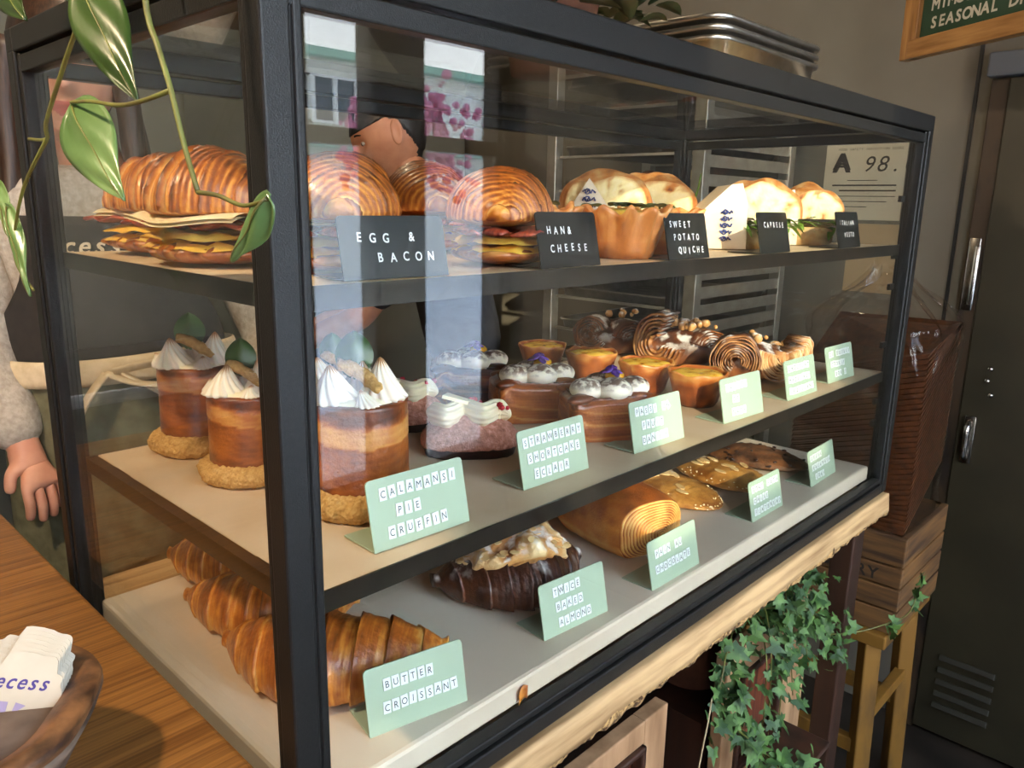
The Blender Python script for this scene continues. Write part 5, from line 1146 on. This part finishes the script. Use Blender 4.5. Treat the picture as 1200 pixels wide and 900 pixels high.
cloth('trousers', [(p[0], (.158, .128)), (p[fl_], .100), (p[fl_+1], .088), (p[fl_+2], .070), (p[fl_+3], .064), (p[fl_+4], .055), (p[fl_+7], .100), (p[fl_+8], .088), (p[fl_+9], .070), (p[fl_+10], .064), (p[fl_+11], .055)], [(0, 1), (1, 2), (2, 3), (3, 4), (4, 5), (0, 6), (6, 7), (7, 8), (8, 9), (9, 10)], m_pants, wr)
ax = Vector((.95, -.31, 0)); fy = Vector((-.31, -.95, 0))
def apron_fn(u, v):
    z = lerp(1.40, .80, u); a = (v-.5)*lerp(1.5, 2.9, smooth(.12, .42, u)); rx, ry = lerp(.175, .185, u), lerp(.150, .150, u)
    q = ax*(math.sin(a)*rx)+fy*(math.cos(a)*ry+.012+.006*math.sin(a*9)*u); return Vector((q.x, q.y, z))+Vector((.005, .01, 0)), .5
g = G().grid(lambda u, v: apron_fn(u*.40, v), 16, 40); sk = G().grid(lambda u, v: apron_fn(.39+u*.61, v), 20, 40).build('apron_skirt', m_pants, wr); so = sk.modifiers.new('solid', 'SOLIDIFY'); so.thickness = .003
ap = g.build('apron', m_apron, wr); so = ap.modifiers.new('solid', 'SOLIDIFY'); so.thickness = .003
def loop(z0, hh, g, r=1.035):
    def fn(u, v):
        a = u*6.283; t = v*6.283; q = ax*(math.sin(a)*.185*r)+fy*(math.cos(a)*.152*r+.012)
        return Vector((q.x, q.y, z0+math.sin(t)*hh+.006*math.sin(a*2)))+q.normalized()*math.cos(t)*.006+Vector((.005, .01, 0)), .5
    g.grid(fn, 60, 10, True, True)
g = G(); loop(1.165, .022, g)
def onb(a, z, o=.02): q = ax*(math.sin(a)*.19)+fy*(math.cos(a)*.157+.012); return Vector((q.x, q.y, z))+q.normalized()*o+Vector((.005, .01, 0))
g.tube(spline([onb(-.1, 1.165), onb(-.22, 1.13, .03), onb(-.3, 1.09, .03), onb(-.34, 1.055, .025)], 14), .014, 8, flat=.3)
g.tube(spline([onb(-.1, 1.165), onb(.08, 1.15, .035), onb(.3, 1.145, .045), onb(.42, 1.165, .04), onb(.25, 1.18, .04), onb(-.05, 1.168, .025)], 24), .011, 8, flat=.35)
g.tube(spline([onb(.0, 1.165), onb(.3, 1.12, .03), onb(.5, 1.10, .03), onb(.56, 1.06, .025)], 14), .011, 8, flat=.3)
g.build('apron_tie', m_tie, wr)
bib = G(); tq = Vector((.5, -.5, 0))
Mt = Matrix((ax, Vector((0, 0, 1)), fy)).transposed().to_4x4()
for i, ch_ in enumerate('Recess'):
    a = -.54+.115*i; o_ = apron_fn((1.40-1.345)/.60, .5+a/lerp(1.5, 2.9, smooth(.12, .42, .09)))[0]
    sdv = (ax*math.cos(a)-fy*math.sin(a)); nv = (fy*math.cos(a)+ax*math.sin(a)); Mt = Matrix((sdv, Vector((0, 0, 1)), nv)).transposed().to_4x4(); Mt.translation = o_+nv*.006
    letter(bib, ch_, 0, 0, .036, Mt, skew=.3, bold=.03)
bib.build('lettering', m_tie, ap, smooth=False)
g = G().grid(lambda u, v: ((lambda q: q if q.z > -.02 or q.y > .0 else Vector((q.x*.92, q.y+.045, q.z)))(head_fn(u, v, .085)[0]+Vector((0, .016, .010))), .5), 60, 60, False, True, True); g.xf(WM_)
for sx in (-1, 1):
    for k in range(10):
        y = -.035+.016*k; pts = [WM_ @ Vector((sx*(.070+.006*math.sin(k)), y, .04)), WM_ @ Vector((sx*(.084), y, -.05)), WM_ @ Vector((sx*(.086+.006*(k % 3)), y-.01, -.14)), WM_ @ Vector((sx*(.092+.004*(k % 2)), y-.035, -.24)), WM_ @ Vector((sx*.088, y-.045, -.31-.01*(k % 3)))]
        g.tube(spline(pts, 18), [.022-.0006*i for i in range(18)], 8)
g.build('hair', m_brown, wr)
# man bent over behind the case
mr, MM, MN, MV = person('person with short black hair in a dark shirt, head bowed, behind the case', (1.17, 1.235, 1.475), (1.085, 1.295, 1.600), (-.74, .45, -.52), (1.27, 1.17, .95),
    [((1.03, 1.12, 1.38), (.93, 1.22, 1.14), (.80, 1.40, 1.04)), ((1.30, 1.36, 1.38), (1.16, 1.50, 1.14), (.95, 1.58, 1.04))], [((1.21, 1.10, .5), (1.22, 1.08, .03)), ((1.34, 1.28, .5), (1.36, 1.30, .03))], mat('tan_skin', lin((190, 132, 100)), lin((176, 116, 86)), rough=.5, scale=30, sss=.1))
p = [n[0] for n in MN]
cloth('shirt', [(p[0], (.155, .125)), (p[1], (.145, .115)), (p[2], (.165, .13)), (p[3], (.105, .09)), (p[4]-Vector((0, 0, .02)), .062), (p[6], .072), (p[7], .064), (p[8]-(p[8]-p[7])*.15, .056), (p[27], .072), (p[28], .064), (p[29]-(p[29]-p[28])*.15, .056)], [(0, 1), (1, 2), (2, 3), (3, 4), (2, 5), (5, 6), (6, 7), (2, 8), (8, 9), (9, 10)], m_shirt, mr)
fl_ = len(p)-14
cloth('trousers', [(p[0], (.160, .128)), (p[fl_], .100), (p[fl_+1], .088), (p[fl_+2], .070), (p[fl_+3], .064), (p[fl_+4], .055), (p[fl_+7], .100), (p[fl_+8], .088), (p[fl_+9], .070), (p[fl_+10], .064), (p[fl_+11], .055)], [(0, 1), (1, 2), (2, 3), (3, 4), (4, 5), (0, 6), (6, 7), (7, 8), (8, 9), (9, 10)], m_apron, mr)
def cap_fn(u, v):
    q = head_fn(u, v, .07)[0]+Vector((0, .008, .008))
    lim = lerp(.045, -.075, smooth(.015, .06, q.y)); 
    if q.z < lim: q = Vector((q.x*.90, q.y*.90, q.z))
    return q, .5
g = G().grid(cap_fn, 130, 130, False, True, True); g.noise(.0012, 90, 3); g.xf(MM); g.build('hair', m_bhair, mr)
